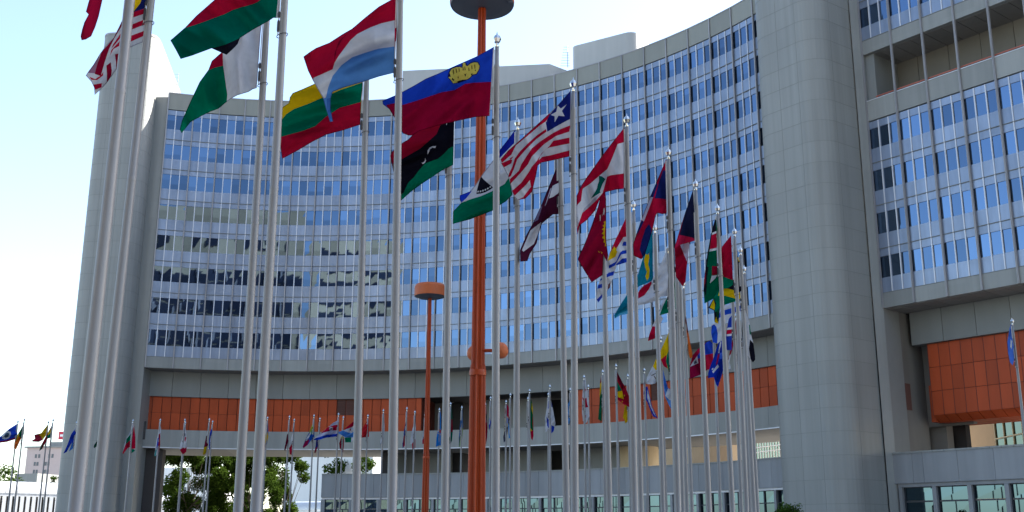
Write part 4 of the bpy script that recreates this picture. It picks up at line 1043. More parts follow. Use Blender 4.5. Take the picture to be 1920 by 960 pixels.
flag('c4', 'red flag with a yellow sun above blue and white waves', Z,
     [(430, 215), (437, 575), (355, 600), (330, 680), (300, 780), (285, 800), (262, 830), (245, 850), (205, 905), (190, 880), (200, 770), (240, 650), (280, 540), (350, 380)],
     [(RD, [(430, 215), (433, 365), (410, 370), (360, 452), (330, 475), (300, 500), (280, 540), (350, 380)]), (YL, [(335, 446), (345, 462), (360, 450), (352, 480), (362, 484), (345, 530), (280, 567), (300, 500), (315, 478)]),
      (BL, [(410, 405), (437, 408), (437, 440), (400, 440)]), (BL, [(437, 475), (400, 480), (380, 500), (350, 570), (290, 602), (290, 628), (340, 602), (392, 512), (437, 502)]), (BL, [(437, 540), (400, 545), (350, 592), (355, 600), (437, 575)]),
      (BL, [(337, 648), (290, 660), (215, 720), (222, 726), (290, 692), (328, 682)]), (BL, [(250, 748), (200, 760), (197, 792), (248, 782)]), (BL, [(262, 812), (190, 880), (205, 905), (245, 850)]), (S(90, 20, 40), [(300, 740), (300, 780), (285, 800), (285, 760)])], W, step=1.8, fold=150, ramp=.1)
Z = (1150, 280, 4.364)
flag('b4', 'red and navy flag with a pale grey disc, hanging in a long twisted fold', Z,
     [(435, 72), (440, 525), (400, 530), (360, 520), (345, 545), (330, 620), (310, 700), (260, 860), (230, 900), (165, 870), (160, 780), (190, 690), (230, 570), (300, 390), (360, 250)],
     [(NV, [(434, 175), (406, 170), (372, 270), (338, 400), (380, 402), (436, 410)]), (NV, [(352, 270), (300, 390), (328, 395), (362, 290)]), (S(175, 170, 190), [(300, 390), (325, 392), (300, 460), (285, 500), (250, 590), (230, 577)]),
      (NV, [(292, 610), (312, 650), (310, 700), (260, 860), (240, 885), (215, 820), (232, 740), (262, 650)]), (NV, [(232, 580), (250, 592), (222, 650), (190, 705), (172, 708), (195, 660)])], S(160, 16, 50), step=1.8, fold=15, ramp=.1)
Z = (1145, 440, 4.575)
flag('c5', 'turquoise flag with a yellow emblem and a pointed lower corner', Z,
     [(362, -60), (362, 380), (350, 400), (240, 445), (190, 540), (145, 680), (85, 690), (35, 720), (30, 690), (90, 590), (150, 500), (225, 370), (270, 220), (310, 40)],
     [(YL, [(300, 165), (315, 172), (328, 160), (332, 200), (322, 250), (334, 300), (330, 365), (312, 395), (298, 360), (310, 320), (296, 280), (285, 220)]), (S(80, 165, 200), [(145, 650), (145, 680), (85, 690), (35, 720), (70, 680)])], S(20, 122, 150), step=1.8, fold=25, ramp=.1)
flag('c6', 'white flag with part of a red disc showing along its lower fold', Z,
     [(495, 90), (505, 525), (430, 530), (370, 570), (300, 595), (237, 605), (235, 500), (260, 450), (350, 400), (400, 300), (440, 230)],
     [(RD, [(350, 400), (300, 420), (235, 490), (235, 550), (290, 520), (330, 465), (352, 418)])], W, step=1.8, fold=40, ramp=.1)
Z = (1250, 340, 4.364)
flag('b5', 'navy and crimson flag hanging almost vertically with a white triangular fold', Z,
     [(215, 70), (243, 480), (190, 498), (185, 520), (165, 700), (155, 820), (130, 860), (110, 830), (75, 780), (65, 540), (100, 420), (150, 260)],
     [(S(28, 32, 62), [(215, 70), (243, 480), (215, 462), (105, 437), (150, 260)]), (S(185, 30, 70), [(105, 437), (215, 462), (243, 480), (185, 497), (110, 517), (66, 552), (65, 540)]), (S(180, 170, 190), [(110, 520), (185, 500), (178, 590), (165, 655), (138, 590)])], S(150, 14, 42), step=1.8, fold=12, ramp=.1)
Z = (1305, 370, 5.05)
flag('b6', 'black, red and green flag with white edging lines and a broad green lower fold', Z,
     [(188, 180), (200, 300), (200, 640), (240, 740), (235, 840), (165, 960), (80, 1005), (72, 880), (75, 800), (90, 655), (110, 520), (140, 355), (165, 260)],
     [(BK, [(188, 180), (190, 320), (152, 337), (128, 490), (105, 650), (95, 800), (80, 900), (72, 880), (90, 655), (140, 355), (165, 260)]), (W, [(193, 318), (196, 338), (150, 357), (156, 335)]), (RD, [(196, 338), (200, 475), (130, 492), (148, 357)]), (W, [(200, 477), (200, 498), (126, 515), (130, 492)]),
      (BK, [(92, 655), (120, 660), (108, 740), (98, 900), (80, 960)]), (S(140, 16, 44), [(152, 650), (205, 652), (205, 730), (150, 737)]), (W, [(148, 742), (200, 738), (180, 770), (132, 815)]), (S(140, 20, 40), [(78, 730), (92, 700), (90, 800), (76, 850)])], S(0, 92, 66), step=1.7, fold=15, ramp=.1)
flag('b7', 'bright crimson flag with a green lower stripe between two dark flags', Z,
     [(333, 358), (350, 785), (350, 830), (300, 860), (235, 870), (225, 800), (230, 600), (243, 470)],
     [(GN, [(225, 742), (258, 750), (350, 785), (350, 830), (300, 860), (235, 870)])], S(160, 16, 46), step=1.7, fold=20, ramp=.1)
Z = (1300, 500, 4.8)
flag('b8', 'black, gold and green flag bunched up with a yellow diagonal stripe', Z,
     [(425, -100), (436, 100), (440, 290), (385, 312), (285, 342), (240, 372), (235, 420), (225, 515), (190, 500), (185, 395), (135, 370), (180, 290), (225, 180), (275, 150), (365, 115), (395, 40), (375, -20), (395, -80)],
     [(YL, [(425, -100), (428, -30), (405, -50), (395, -80)]), (GN, [(225, 180), (240, 205), (225, 262), (290, 262), (385, 290), (385, 312), (285, 342), (240, 372), (215, 420), (190, 400), (205, 330), (180, 290)]),
      (YL, [(275, 188), (380, 215), (440, 240), (440, 292), (385, 290), (290, 262), (222, 262), (238, 205)]), (YL, [(182, 295), (195, 340), (190, 390), (150, 368), (165, 330)]), (YL, [(205, 450), (215, 480), (225, 515), (190, 500)]), (S(18, 80, 60), [(205, 400), (235, 372), (230, 440), (210, 470)])], S(32, 32, 44), step=1.6, fold=60, ramp=.1)
flag('c13', 'white flag with blue stripes, folded back under the gold and green one', Z,
     [(447, 300), (452, 400), (380, 418), (320, 470), (270, 540), (262, 660), (215, 692), (175, 685), (158, 600), (165, 525), (205, 500), (220, 440), (245, 395), (285, 345), (385, 325)],
     [(S(36, 80, 195), [(292, 388), (385, 360), (440, 345), (442, 392), (385, 408), (290, 435), (225, 465), (240, 405)]), (S(36, 80, 195), [(165, 530), (190, 520), (207, 540), (220, 600), (215, 690), (177, 684), (160, 600)])], W, step=1.6, fold=40, ramp=.1)
flag('c12', 'blue flag with a red cross edged in white, mostly hidden by poles', Z,
     [(346, 440), (345, 750), (305, 752), (285, 700), (300, 570), (318, 470)],
     [(W, [(300, 552), (346, 545), (346, 620), (298, 628)]), (RD, [(300, 570), (346, 565), (346, 602), (298, 610)])], S(34, 60, 160), step=1.6, fold=20, ramp=0)
Z = (1300, 500, 4.8)
flag('d4', 'narrow crimson and white flag drooping beside the thin poles', Z,
     [(392, 440), (385, 560), (372, 660), (340, 780), (325, 860), (345, 930), (318, 920), (312, 840), (335, 740), (360, 600)], [(W, [(325, 800), (345, 780), (330, 860), (350, 930), (318, 920), (314, 850)])], CRM, step=1.5, fold=10, ramp=0) if False else None
flag('b9', 'white, black and green flag with a long black tail, rightmost of the dense group', Z,
     [(440, 430), (470, 400), (505, 500), (520, 610), (540, 690), (556, 800), (556, 840), (535, 862), (515, 830), (490, 800), (462, 782), (440, 690), (432, 560)],
     [(BK, [(510, 655), (540, 690), (556, 800), (556, 840), (535, 862), (515, 830), (500, 740)]), (BK, [(440, 430), (456, 500), (470, 700), (470, 785), (445, 700), (434, 560)]), (GN, [(500, 520), (512, 530), (522, 610), (508, 610)])], W, step=1.5, fold=12, ramp=0, front=True)
Z = (1145, 440, 4.575)
flag('c8', 'green, white and red flag strung out between two thick poles', Z,
     [(578, 270), (582, 620), (512, 665), (430, 692), (450, 720), (430, 760), (385, 800), (382, 890), (320, 912), (330, 860), (360, 780), (400, 680), (450, 570), (500, 520), (545, 420)],
     [(GN, [(578, 270), (582, 620), (512, 665), (420, 692), (445, 620), (468, 570), (500, 520), (545, 420)]), (RD, [(356, 785), (382, 788), (382, 890), (320, 912), (330, 860)])], W, step=1.5, fold=50, ramp=0)
Z = (1190, 580, 4.8)
flag('c9', 'orange flag with a dark upper part hanging by the thin poles', Z,
     [(462, 60), (482, 200), (500, 300), (520, 400), (520, 432), (498, 442), (486, 400), (474, 250), (455, 100)], [(S(90, 30, 30), [(462, 60), (482, 200), (474, 220), (455, 100)])], OR_, step=1.4, fold=10, ramp=0, front=True)
flag('d1', 'dark red sliver of a flag hanging limp between crowded poles', Z,
     [(385, 100), (392, 200), (402, 330), (414, 400), (408, 470), (398, 440), (388, 320), (378, 160)], [], CRM, step=1.4, fold=10, ramp=0)
flag('d2', 'yellow flag with red and green lower corners', Z,
     [(310, 205), (326, 330), (332, 560), (315, 592), (300, 535), (262, 512), (235, 455), (228, 440), (236, 365), (270, 290)],
     [(RD, [(235, 452), (285, 410), (282, 470), (297, 532), (262, 512)]), (GN, [(326, 330), (332, 560), (315, 592), (300, 530), (282, 470), (290, 410)])], YL, step=1.5, fold=20, ramp=0)
flag('d3', 'white and yellow flag with dark crossed keys', Z,
     [(240, 440), (236, 530), (190, 560), (190, 665), (150, 675), (105, 672), (110, 610), (165, 505), (190, 450)],
     [(YL, [(240, 440), (236, 530), (190, 548), (163, 515), (190, 450)]), (S(60, 50, 40), [(150, 592), (188, 574), (190, 580), (152, 600)]), (S(60, 50, 40), [(172, 590), (192, 620), (190, 632), (170, 600)])], W, step=1.4, fold=40, ramp=0)
flag('d4', 'light blue and white flag slanting down behind a thick pole', Z,
     [(256, 545), (275, 620), (300, 710), (330, 720), (334, 915), (318, 880), (272, 785), (262, 700), (252, 620)],
     [(W, [(300, 715), (330, 722), (332, 800), (318, 820), (275, 780)]), (S(50, 95, 175), [(256, 545), (300, 710), (282, 745), (264, 680)])], SKY, step=1.4, fold=30, ramp=0)
Z = (1280, 600, 6.86)
flag('c10', 'blue and red flag with a white crest panel in the centre', Z,
     [(350, 265), (392, 310), (392, 625), (320, 640), (240, 700), (90, 758), (90, 590), (130, 450), (225, 340), (300, 290)],
     [(S(40, 75, 190), [(350, 265), (392, 310), (390, 430), (300, 447), (240, 480), (190, 502), (185, 460), (235, 400), (300, 290)]), (S(160, 22, 60), [(225, 340), (235, 400), (185, 462), (90, 590), (130, 450)]),
      (W, [(188, 462), (202, 556), (94, 602), (130, 540)]), (S(90, 95, 110), [(150, 535), (175, 510), (185, 550), (145, 570)]), (S(190, 28, 60), [(390, 430), (390, 625), (320, 640), (300, 620), (306, 448)])], S(140, 16, 60), step=1.5, fold=150, ramp=.1)
flag('c11', 'royal blue flag with white and red marks', Z,
     [(510, 190), (522, 640), (500, 720), (455, 862), (430, 830), (400, 735), (325, 748), (328, 680), (360, 580), (400, 480), (440, 350)],
     [(W, [(484, 270), (496, 290), (472, 425), (455, 425)]), (W, [(452, 570), (467, 602), (392, 685), (380, 662)]), (S(150, 30, 70), [(452, 440), (480, 430), (440, 590), (428, 570)]), (W, [(372, 630), (392, 615), (398, 632), (378, 645)]), (S(60, 100, 210), [(480, 420), (510, 420), (510, 500), (475, 500)])], S(22, 50, 165), step=1.5, fold=20, ramp=.1, front=True)
Z = (1300, 500, 4.8)
pole_bot('c14', 1398, 50)
flag('c14', 'narrow crimson and white flag drooping beside the thin poles', Z,
     [(392, 430), (400, 560), (372, 660), (340, 780), (325, 860), (345, 930), (318, 920), (312, 840), (335, 740), (366, 590)], [(W, [(325, 800), (345, 780), (330, 860), (350, 930), (318, 920), (314, 850)])], CRM, step=1.5, fold=10, ramp=0)
# --- far flags
Z = (1080, 670, 5.335)
flag('e6', 'white flag with a red cross and small red crosses, hanging limp', Z, [(78, 195), (96, 205), (108, 330), (130, 430), (135, 590), (120, 610), (110, 645), (75, 682), (60, 560), (62, 400), (70, 300)],
     [(RD, [(62, 398), (82, 415), (105, 405), (112, 470), (125, 500), (100, 500), (65, 525), (80, 460)]), (RD, [(84, 305), (98, 320), (92, 345), (82, 335)]), (RD, [(88, 570), (100, 580), (98, 605), (86, 600)]), (RD, [(62, 640), (78, 640), (78, 678)])], W, fold=8, ramp=0)
flag('e2', 'dark green flag with a yellow upper corner', Z, [(253, 185), (264, 300), (257, 640), (220, 620), (235, 450), (240, 250)], [(S(150, 40, 40), [(253, 185), (258, 240), (240, 270), (242, 240)]), (YL, [(240, 265), (258, 240), (252, 330), (234, 410)])], S(10, 88, 60), fold=8, ramp=0)
flag('e1', 'green, yellow and red flag with a yellow star, blown to the right', Z, [(410, 145), (440, 200), (470, 260), (500, 310), (535, 400), (535, 500), (470, 465), (413, 420)],
     [(S(90, 16, 36), [(410, 145), (440, 200), (470, 260), (470, 340), (415, 200)]), (GN, [(412, 240), (458, 330), (412, 342)]), (YL, [(413, 345), (460, 335), (478, 420), (425, 400), (413, 385)]), (RD, [(413, 385), (535, 500), (470, 465), (413, 420)]), (YL, [(480, 370), (490, 385), (482, 395)]), (YL, [(460, 432), (470, 445), (458, 450)])], S(150, 20, 40), fold=60, ramp=0)
flag('e3', 'yellow flag with a thin red top, hanging behind a thick pole', Z, [(520, 185), (532, 330), (528, 500), (516, 645), (490, 662), (484, 620), (470, 600), (484, 510), (508, 300)], [(S(130, 20, 44), [(520, 185), (532, 330), (506, 340), (512, 240)])], S(200, 160, 20), fold=8, ramp=0)
flag('e4', 'blue and white striped flag slanting down to the right', Z, [(682, 225), (690, 300), (715, 290), (740, 400), (760, 490), (818, 612), (770, 590), (740, 520), (710, 440), (688, 420), (676, 380)],
     [(W, [(690, 300), (700, 340), (690, 420), (680, 380)]), (W, [(715, 320), (738, 410), (750, 480), (800, 595), (775, 560), (735, 470), (712, 400)])], S(38, 62, 170), fold=60, ramp=0)
Z = (900, 700, 6.4)
flag('f8', 'dark red and white flag hanging close to the large orange mast', Z, [(60, 335), (70, 350), (80, 480), (88, 600), (90, 700), (85, 780), (70, 858), (60, 800), (58, 500)], [(W, [(60, 335), (70, 350), (74, 590), (60, 590)]), (BK, [(70, 480), (82, 500), (84, 590), (72, 540)])], S(140, 16, 44), fold=8, ramp=0)
flag('f7', 'limp dark blue flag right of the large orange mast', Z, [(125, 300), (136, 450), (132, 757), (112, 700), (106, 600), (118, 440)], [(W, [(122, 430), (126, 430), (118, 620), (110, 600)])], S(36, 70, 180), fold=8, ramp=0)
flag('f6', 'crimson, white and navy flag hanging in vertical folds', Z, [(306, 335), (330, 380), (352, 420), (350, 560), (335, 700), (310, 800), (285, 832), (280, 760), (295, 600), (296, 450)],
     [(S(170, 20, 60), [(306, 335), (330, 380), (352, 420), (350, 540), (320, 510), (295, 540)]), (S(150, 160, 205), [(318, 525), (350, 545), (346, 610), (308, 590)]), (S(30, 34, 70), [(336, 630), (330, 700), (310, 800), (285, 832), (280, 760), (292, 700)])], S(205, 195, 170), fold=8, ramp=0)
flag('f5', 'wine red flag with a light blue lower end', Z, [(358, 290), (372, 450), (374, 600), (370, 772), (345, 782), (335, 620), (348, 400)], [(S(70, 150, 215), [(335, 600), (374, 610), (370, 772), (345, 782)]), (S(30, 30, 44), [(340, 540), (372, 540), (372, 605), (336, 600)])], S(150, 30, 60), fold=8, ramp=0)
flag('f3', 'green flag with yellow diagonal and red lower end', Z, [(608, 300), (632, 380), (640, 600), (642, 750), (630, 806), (612, 780), (600, 640), (598, 480)],
     [(YL, [(622, 350), (632, 400), (634, 500), (618, 420)]), (YL, [(598, 640), (625, 690), (600, 705)]), (RD, [(602, 700), (640, 680), (642, 750), (630, 806), (612, 780)]), (S(150, 40, 30), [(634, 500), (644, 600), (640, 680), (628, 600)])], S(10, 90, 56), fold=8, ramp=0)
flag('f1', 'white flag with blue stripes hanging on both sides of its pole', Z, [(832, 280), (865, 370), (905, 600), (888, 690), (855, 722), (835, 690), (820, 660), (790, 712), (780, 540), (795, 455), (812, 330)],
     [(S(30, 60, 170), [(820, 330), (834, 340), (830, 420), (815, 425)]), (S(30, 60, 170), [(800, 520), (824, 560), (826, 662), (806, 630)]), (S(30, 60, 170), [(855, 620), (895, 640), (885, 700), (855, 722)]), (S(40, 50, 120), [(855, 330), (866, 372), (870, 410), (856, 400)])], W, fold=8, ramp=0, front=False)
flag('f2b', 'plain light blue flag just left of a thick pole', Z, [(1090, 300), (1080, 600), (1012, 642), (995, 620), (988, 570), (1008, 478), (1050, 380)], [], S(90, 150, 210), fold=30, ramp=0)
Z = (750, 740, 8)
flag('f14', 'small blue and red flag hanging left of its thin pole', Z, [(97, 380), (82, 510), (72, 600), (75, 760), (40, 805), (36, 740), (50, 620), (62, 520)], [(S(160, 30, 50), [(72, 600), (75, 760), (50, 790), (50, 640)]), (W, [(50, 590), (56, 600), (44, 720), (40, 720)])], S(46, 60, 130), fold=8, ramp=0)
flag('f13', 'white flag with a red lower edge, left of the slender lamp mast', Z, [(225, 280), (236, 480), (232, 690), (230, 800), (208, 790), (185, 822), (180, 740), (152, 742), (165, 600), (210, 430)], [(RD, [(180, 738), (230, 665), (230, 800), (208, 790), (185, 822)])], W, fold=8, ramp=0)
flag('f12', 'small white and red flag peeping out behind the slender lamp mast', Z, [(375, 400), (375, 730), (335, 742), (322, 670), (335, 600), (355, 540)], [(RD, [(375, 560), (375, 730), (335, 742), (335, 690), (352, 640)])], W, fold=8, ramp=0)
flag('f11', 'azure flag crossed by a red stripe with yellow edges', Z, [(603, 225), (618, 340), (612, 760), (570, 770), (538, 782), (545, 660), (570, 500), (585, 380)], [(S(170, 20, 44), [(556, 478), (575, 490), (615, 535), (612, 585), (548, 532)]), (YL, [(552, 560), (612, 600), (610, 608), (550, 568)])], S(30, 120, 205), fold=8, ramp=0)
flag('f10', 'dark green flag with a dark red middle band', Z, [(770, 150), (785, 300), (792, 550), (780, 690), (750, 752), (730, 720), (735, 600), (750, 450), (758, 300)], [(S(120, 20, 40), [(753, 355), (787, 375), (793, 555), (742, 565)])], S(0, 84, 66), fold=8, ramp=0)
flag('f9', 'slate blue flag with a light green lower half', Z, [(936, 200), (946, 500), (936, 640), (915, 770), (885, 788), (882, 640), (898, 480), (915, 330)], [(S(140, 170, 90), [(905, 580), (946, 490), (936, 640), (915, 770), (888, 785), (895, 660)])], S(76, 112, 160), fold=8, ramp=0)
Z = (560, 750, 8)
flag('f21', 'flag with blue, yellow green and crimson stripes trailing to the lower left', Z, [(238, 305), (235, 560), (190, 600), (130, 680), (70, 722), (60, 700), (100, 600), (160, 480), (200, 380)],
     [(S(150, 160, 60), [(238, 305), (235, 400), (190, 470), (160, 500), (160, 480), (200, 380)]), (W, [(190, 470), (200, 480), (120, 620), (100, 610), (150, 520)]), (S(130, 20, 60), [(165, 590), (130, 680), (70, 722), (60, 700), (100, 620)]), (GN, [(236, 390), (236, 470), (190, 520), (185, 480)])], S(20, 70, 150), fold=50, ramp=0)
flag('f20', 'small navy flag with a red lower tip', Z, [(318, 560), (292, 640), (288, 700), (250, 802), (235, 790), (255, 680), (262, 590)], [(S(140, 20, 50), [(285, 700), (250, 802), (235, 790), (252, 720)])], S(40, 44, 110), fold=8, ramp=0)
flag('f19', 'red, white and blue striped flag with a round crest, streaming to the left', Z, [(606, 298), (600, 545), (400, 567), (310, 597), (230, 602), (225, 590), (300, 520), (340, 490), (440, 408), (520, 340)],
     [(RD, [(604, 362), (600, 455), (480, 460), (330, 500), (440, 408), (470, 400), (520, 382)]), (BL, [(596, 505), (592, 545), (400, 567), (310, 597), (230, 602), (225, 590), (270, 565), (430, 520)]), (S(170, 170, 175), [(455, 430), (470, 405), (500, 402), (516, 425), (508, 455), (480, 465), (460, 452)]), (S(110, 90, 110), [(475, 425), (495, 420), (500, 440), (480, 448)])], S(190, 190, 215), fold=55, ramp=0)
flag('f18', 'dark red flag with a yellow upper part, hanging below another flag', Z, [(672, 520), (682, 570), (678, 700), (665, 787), (615, 720), (608, 650), (635, 560)], [(YL, [(672, 520), (682, 570), (660, 600), (636, 590), (635, 560)]), (YL, [(640, 640), (655, 650), (645, 665)])], S(150, 24, 50), fold=8, ramp=0)
flag('f17', 'red, white, blue and green flag spread behind a thick pole', Z, [(932, 225), (940, 510), (850, 560), (785, 636), (700, 636), (690, 570), (660, 535), (600, 500), (595, 480), (665, 455), (790, 345)],
     [(RD, [(932, 225), (935, 310), (790, 410), (665, 455), (790, 345)]), (S(70, 130, 205), [(665, 457), (720, 480), (785, 500), (938, 400), (940, 510), (850, 560), (700, 560), (660, 535), (600, 500), (595, 480)]), (GN, [(690, 565), (790, 560), (785, 636), (700, 636)]), (RD, [(765, 440), (782, 430), (784, 455), (768, 462)])], W, fold=55, ramp=0)
flag('f16', 'plain bright red flag blown to the left', Z, [(1050, 285), (1054, 552), (930, 567), (938, 450), (970, 400)], [], S(190, 36, 44), fold=45, ramp=0)
flag('f15', 'plain white flag hanging limp left of a thick pole', Z, [(1280, 175), (1288, 400), (1285, 500), (1262, 640), (1230, 672), (1220, 650), (1250, 480), (1268, 300)], [], W, fold=8, ramp=0)
Z = (220, 770, 9.6)
flag('g5', 'white, green and red flag parted around its pole before the left tower', Z, [(300, 255), (325, 480), (324, 680), (290, 690), (320, 720), (250, 772), (245, 640), (180, 680), (100, 787), (92, 760), (150, 540), (170, 490), (260, 320)],
     [(GN, [(265, 390), (252, 540), (150, 602), (165, 510)]), (RD, [(232, 538), (240, 640), (180, 680), (100, 787), (92, 760), (150, 600)]), (RD, [(300, 255), (325, 480), (324, 680), (255, 690), (255, 600), (280, 380)]), (GN, [(255, 690), (290, 690), (320, 720), (250, 772)])], W, fold=8, ramp=0)
flag('g4', 'blue, white and crimson flag hanging limp, second pole right of the left tower', Z, [(772, 250), (788, 330), (772, 600), (750, 750), (720, 762), (690, 820), (665, 812), (700, 560), (740, 380)],
     [(S(150, 20, 50), [(745, 430), (775, 400), (770, 640), (745, 752), (725, 752), (735, 600)]), (S(50, 70, 180), [(725, 500), (750, 480), (738, 600), (710, 700), (705, 640)]), (S(60, 150, 150), [(690, 700), (712, 700), (690, 820), (665, 812)])], W, fold=8, ramp=0)
flag('g3', 'red and white flag with a red lower end, over the trees', Z, [(1216, 250), (1240, 400), (1250, 650), (1240, 742), (1180, 792), (1118, 700), (1140, 580), (1170, 470), (1190, 330)],
     [(CRM, [(1216, 250), (1190, 330), (1172, 450), (1180, 480), (1200, 400)]), (S(160, 20, 50), [(1120, 700), (1150, 690), (1185, 660), (1215, 680), (1248, 640), (1240, 742), (1180, 792)]), (RD, [(1215, 470), (1240, 480), (1225, 560), (1210, 540)]), (BK, [(1212, 400), (1224, 420), (1222, 470), (1210, 460)])], W, fold=8, ramp=0)
flag('g2', 'dark red flag with yellow lower folds over the trees', Z, [(1646, 280), (1654, 400), (1630, 640), (1605, 760), (1550, 802), (1538, 780), (1560, 650), (1600, 450)], [(S(190, 160, 30), [(1560, 660), (1622, 640), (1605, 760), (1550, 802), (1538, 780)]), (W, [(1646, 280), (1648, 330), (1610, 460), (1600, 450)]), (S(60, 70, 50), [(1630, 380), (1650, 400), (1620, 520), (1600, 500)])], S(100, 24, 44), fold=8, ramp=0)
flag('g1', 'small royal blue flag close beside the dark red and yellow one', Z, [(1708, 260), (1700, 500), (1680, 700), (1648, 702), (1650, 520), (1665, 400)], [(S(120, 140, 200), [(1690, 420), (1700, 430), (1690, 500), (1682, 480)])], S(34, 60, 165), fold=8, ramp=0)
Z = (380, 760, 4.8)
flag('f24', 'limp blue, yellow and red flag, alone right of the tree', Z, [(590, 155), (592, 280), (572, 380), (552, 427), (530, 427), (545, 350), (568, 250)], [(S(200, 160, 30), [(580, 220), (592, 280), (575, 350), (552, 335), (568, 250)]), (S(170, 30, 50), [(552, 335), (574, 350), (552, 427), (530, 427), (545, 350)])], S(50, 60, 150), fold=8, ramp=0)
flag('f23', 'narrow dark maroon flag left of its pole', Z, [(778, 225), (772, 320), (742, 412), (734, 400), (758, 270)], [], S(90, 20, 44), fold=8, ramp=0)
flag('f22', 'white flag with a crimson lower half, right of the narrow maroon one', Z, [(822, 195), (824, 330), (806, 452), (784, 440), (778, 390), (803, 270)], [(S(60, 50, 80), [(822, 195), (818, 240), (806, 260)]), (RD, [(822, 315), (806, 452), (784, 440), (778, 385)])], W, fold=8, ramp=0)
Z = (0, 760, 4.8)
flag('g10', 'blue flag with a round white seal and red edge, at the far left', Z, [(160, 162), (155, 300), (60, 330), (0, 337), (-60, 345), (-50, 310), (0, 283), (80, 213)],
     [(S(150, 20, 50), [(155, 285), (155, 300), (60, 330), (0, 337), (-60, 345), (-60, 330), (60, 315)]), (W, [(15, 280), (30, 248), (65, 228), (95, 238), (100, 262), (80, 295), (45, 308), (20, 300)]), (S(60, 80, 100), [(35, 278), (48, 255), (70, 245), (85, 256), (76, 282), (50, 294)])], S(36, 74, 190), fold=50, ramp=0)
flag('g9', 'green and orange flag drooping, second from the left edge', Z, [(220, 158), (215, 260), (190, 300), (145, 397), (125, 387), (128, 340), (160, 260)], [(OR_, [(178, 282), (190, 300), (145, 397), (125, 387), (130, 340), (155, 285)]), (YL, [(160, 260), (175, 255), (160, 310), (148, 320)])], S(12, 86, 56), fold=30, ramp=0)
flag('g8', 'yellow and maroon flag divided diagonally', Z, [(432, 172), (422, 260), (385, 312), (350, 330), (290, 327), (288, 315), (315, 300), (308, 265), (370, 250), (400, 210)], [(S(150, 40, 60), [(370, 282), (385, 312), (350, 330), (290, 327), (288, 315), (315, 300), (308, 265), (345, 255)])], S(200, 165, 30), fold=50, ramp=0)
flag('g7', 'red, yellow and green flag drooping next to the diagonal one', Z, [(475, 162), (466, 290), (430, 300), (380, 392), (352, 412), (368, 360), (412, 280)], [(YL, [(468, 200), (468, 235), (440, 265), (425, 262)]), (GN, [(468, 235), (466, 290), (430, 300), (420, 280), (440, 262)]), (S(20, 80, 60), [(385, 340), (375, 398), (352, 412), (362, 380)])], S(120, 26, 40), fold=30, ramp=0)
flag('g6', 'blue flag in front of the left stair tower, half behind the nearest pole', Z, [(700, 160), (690, 330), (665, 382), (620, 417), (650, 330), (600, 420), (570, 434), (608, 350), (640, 260), (685, 200)], [(S(70, 130, 210), [(665, 330), (665, 382), (620, 417), (650, 340)])], S(30, 56, 165), fold=50, ramp=0)
flag('g11', 'tiny dark green tip of a flag beside the second pole from the left', Z, [(935, 200), (920, 330), (850, 385), (842, 375), (848, 355), (900, 280)], [], S(20, 70, 56), fold=30, ramp=0)
flag('u1', 'light blue flag hanging limp at the right edge in front of the orange panels', P0, [(1896, 606), (1899, 640), (1902, 655), (1902.5, 670), (1899, 685), (1894, 680), (1890, 660), (1889, 640), (1893, 615)], [(W, [(1895, 636), (1898, 640), (1897, 655), (1894, 650)])], S(80, 120, 210), fold=8, ramp=0, step=1.2)

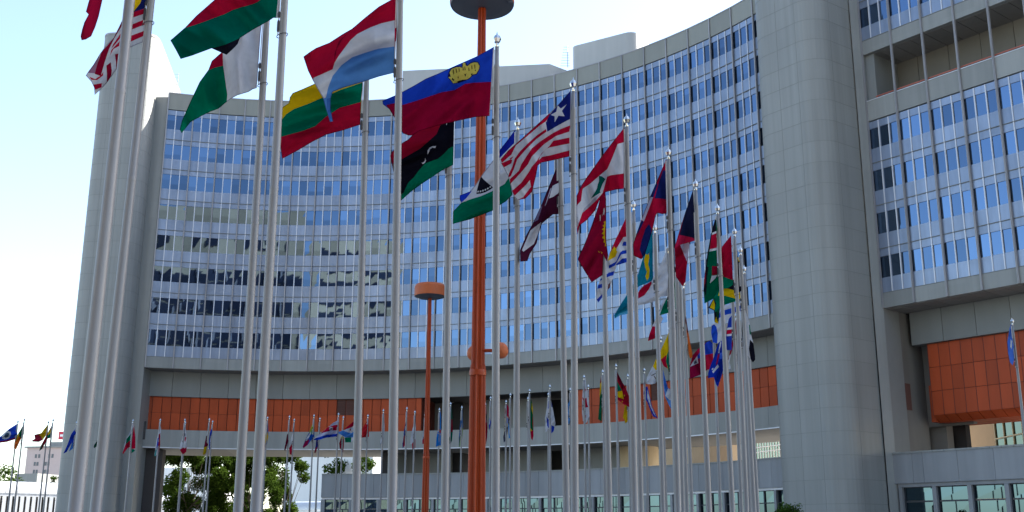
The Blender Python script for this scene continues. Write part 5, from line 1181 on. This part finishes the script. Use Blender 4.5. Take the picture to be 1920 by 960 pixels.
# poles, each labelled by the flag it carries
EXTRA = dict(e5='tall white flagpole just right of the one with the white and red cross flag', f2='flagpole standing directly behind the one with the white and blue striped flag',
    f4='thin flagpole just left of the one with the green, yellow and red limp flag', g3b='flagpole hidden directly behind the one with the red and white flag over the trees',
    g4b='flagpole hidden directly behind the one with the blue, white and crimson flag', g5b='flagpole hidden directly behind the one in front of the left tower', c7='flagpole with no visible flag squeezed between two thick poles')
for key in sorted(POLES):
    b, tilt = POLES[key]
    lab = FL_OF.get(key)
    if lab:
        w_ = lab.split(','); lab = 'flagpole carrying the ' + lab
        ws = lab.split()
        if len(ws) > 16: lab = ' '.join(ws[:16]).rstrip(',')
        while lab.split()[-1] in ('a', 'the', 'of', 'with', 'and', 'its', 'in', 'to', 'by', 'both', 'on', 'between', 'behind', 'at', 'left', 'just', 'from', 'into', 'below', 'under'): lab = ' '.join(lab.split()[:-1])
    else: lab = EXTRA.get(key, 'plain flagpole')
    place_pole(b, tilt, lab, True)

# ------------------------------------------------------------------ camera, light, world
cam = bpy.data.cameras.new('camera'); co = bpy.data.objects.new('camera', cam); C.objects.link(co)
cam.sensor_width = 36; cam.lens = F / 1920 * 36; cam.clip_end = 3000; cam.clip_start = .1
U_ = Vector((0, -SP, CP)); X_ = Vector((1, 0, 0)); fw = Vector((0, CP, SP))
Rv = X_ * CR + U_ * SR; Uv = -X_ * SR + U_ * CR
co.matrix_world = Matrix(((Rv.x, Uv.x, -fw.x, 0), (Rv.y, Uv.y, -fw.y, 0), (Rv.z, Uv.z, -fw.z, HC), (0, 0, 0, 1)))
bpy.context.scene.camera = co
SUN_AZ = math.radians(27); SUN_EL = math.radians(35)      # azimuth from +x towards +y
sd = Vector((math.cos(SUN_AZ) * math.cos(SUN_EL), math.sin(SUN_AZ) * math.cos(SUN_EL), math.sin(SUN_EL)))
sl = bpy.data.lights.new('sun', 'SUN'); sl.energy = 4.5; sl.angle = math.radians(.5); sl.color = (1, .95, .86)
so_ = bpy.data.objects.new('sun', sl); C.objects.link(so_); so_.rotation_euler = sd.to_track_quat('Z', 'Y').to_euler(); so_.location = (80, 60, 90)
w = bpy.data.worlds.new('World'); bpy.context.scene.world = w; w.use_nodes = True
nt = w.node_tree; bg = nt.nodes['Background']; sk = nt.nodes.new('ShaderNodeTexSky'); sk.sky_type = 'NISHITA'
sk.sun_disc = False; sk.sun_elevation = SUN_EL; sk.sun_rotation = PI / 2 - SUN_AZ
sk.air_density = 1.0; sk.dust_density = 1.2; sk.ozone_density = 0.5
nt.links.new(sk.outputs[0], bg.inputs[0]); bg.inputs[1].default_value = 0.12
sc = bpy.context.scene
sc.view_settings.view_transform = 'Standard'; sc.view_settings.look = 'None'; sc.view_settings.exposure = 1.88; sc.view_settings.gamma = 1.0
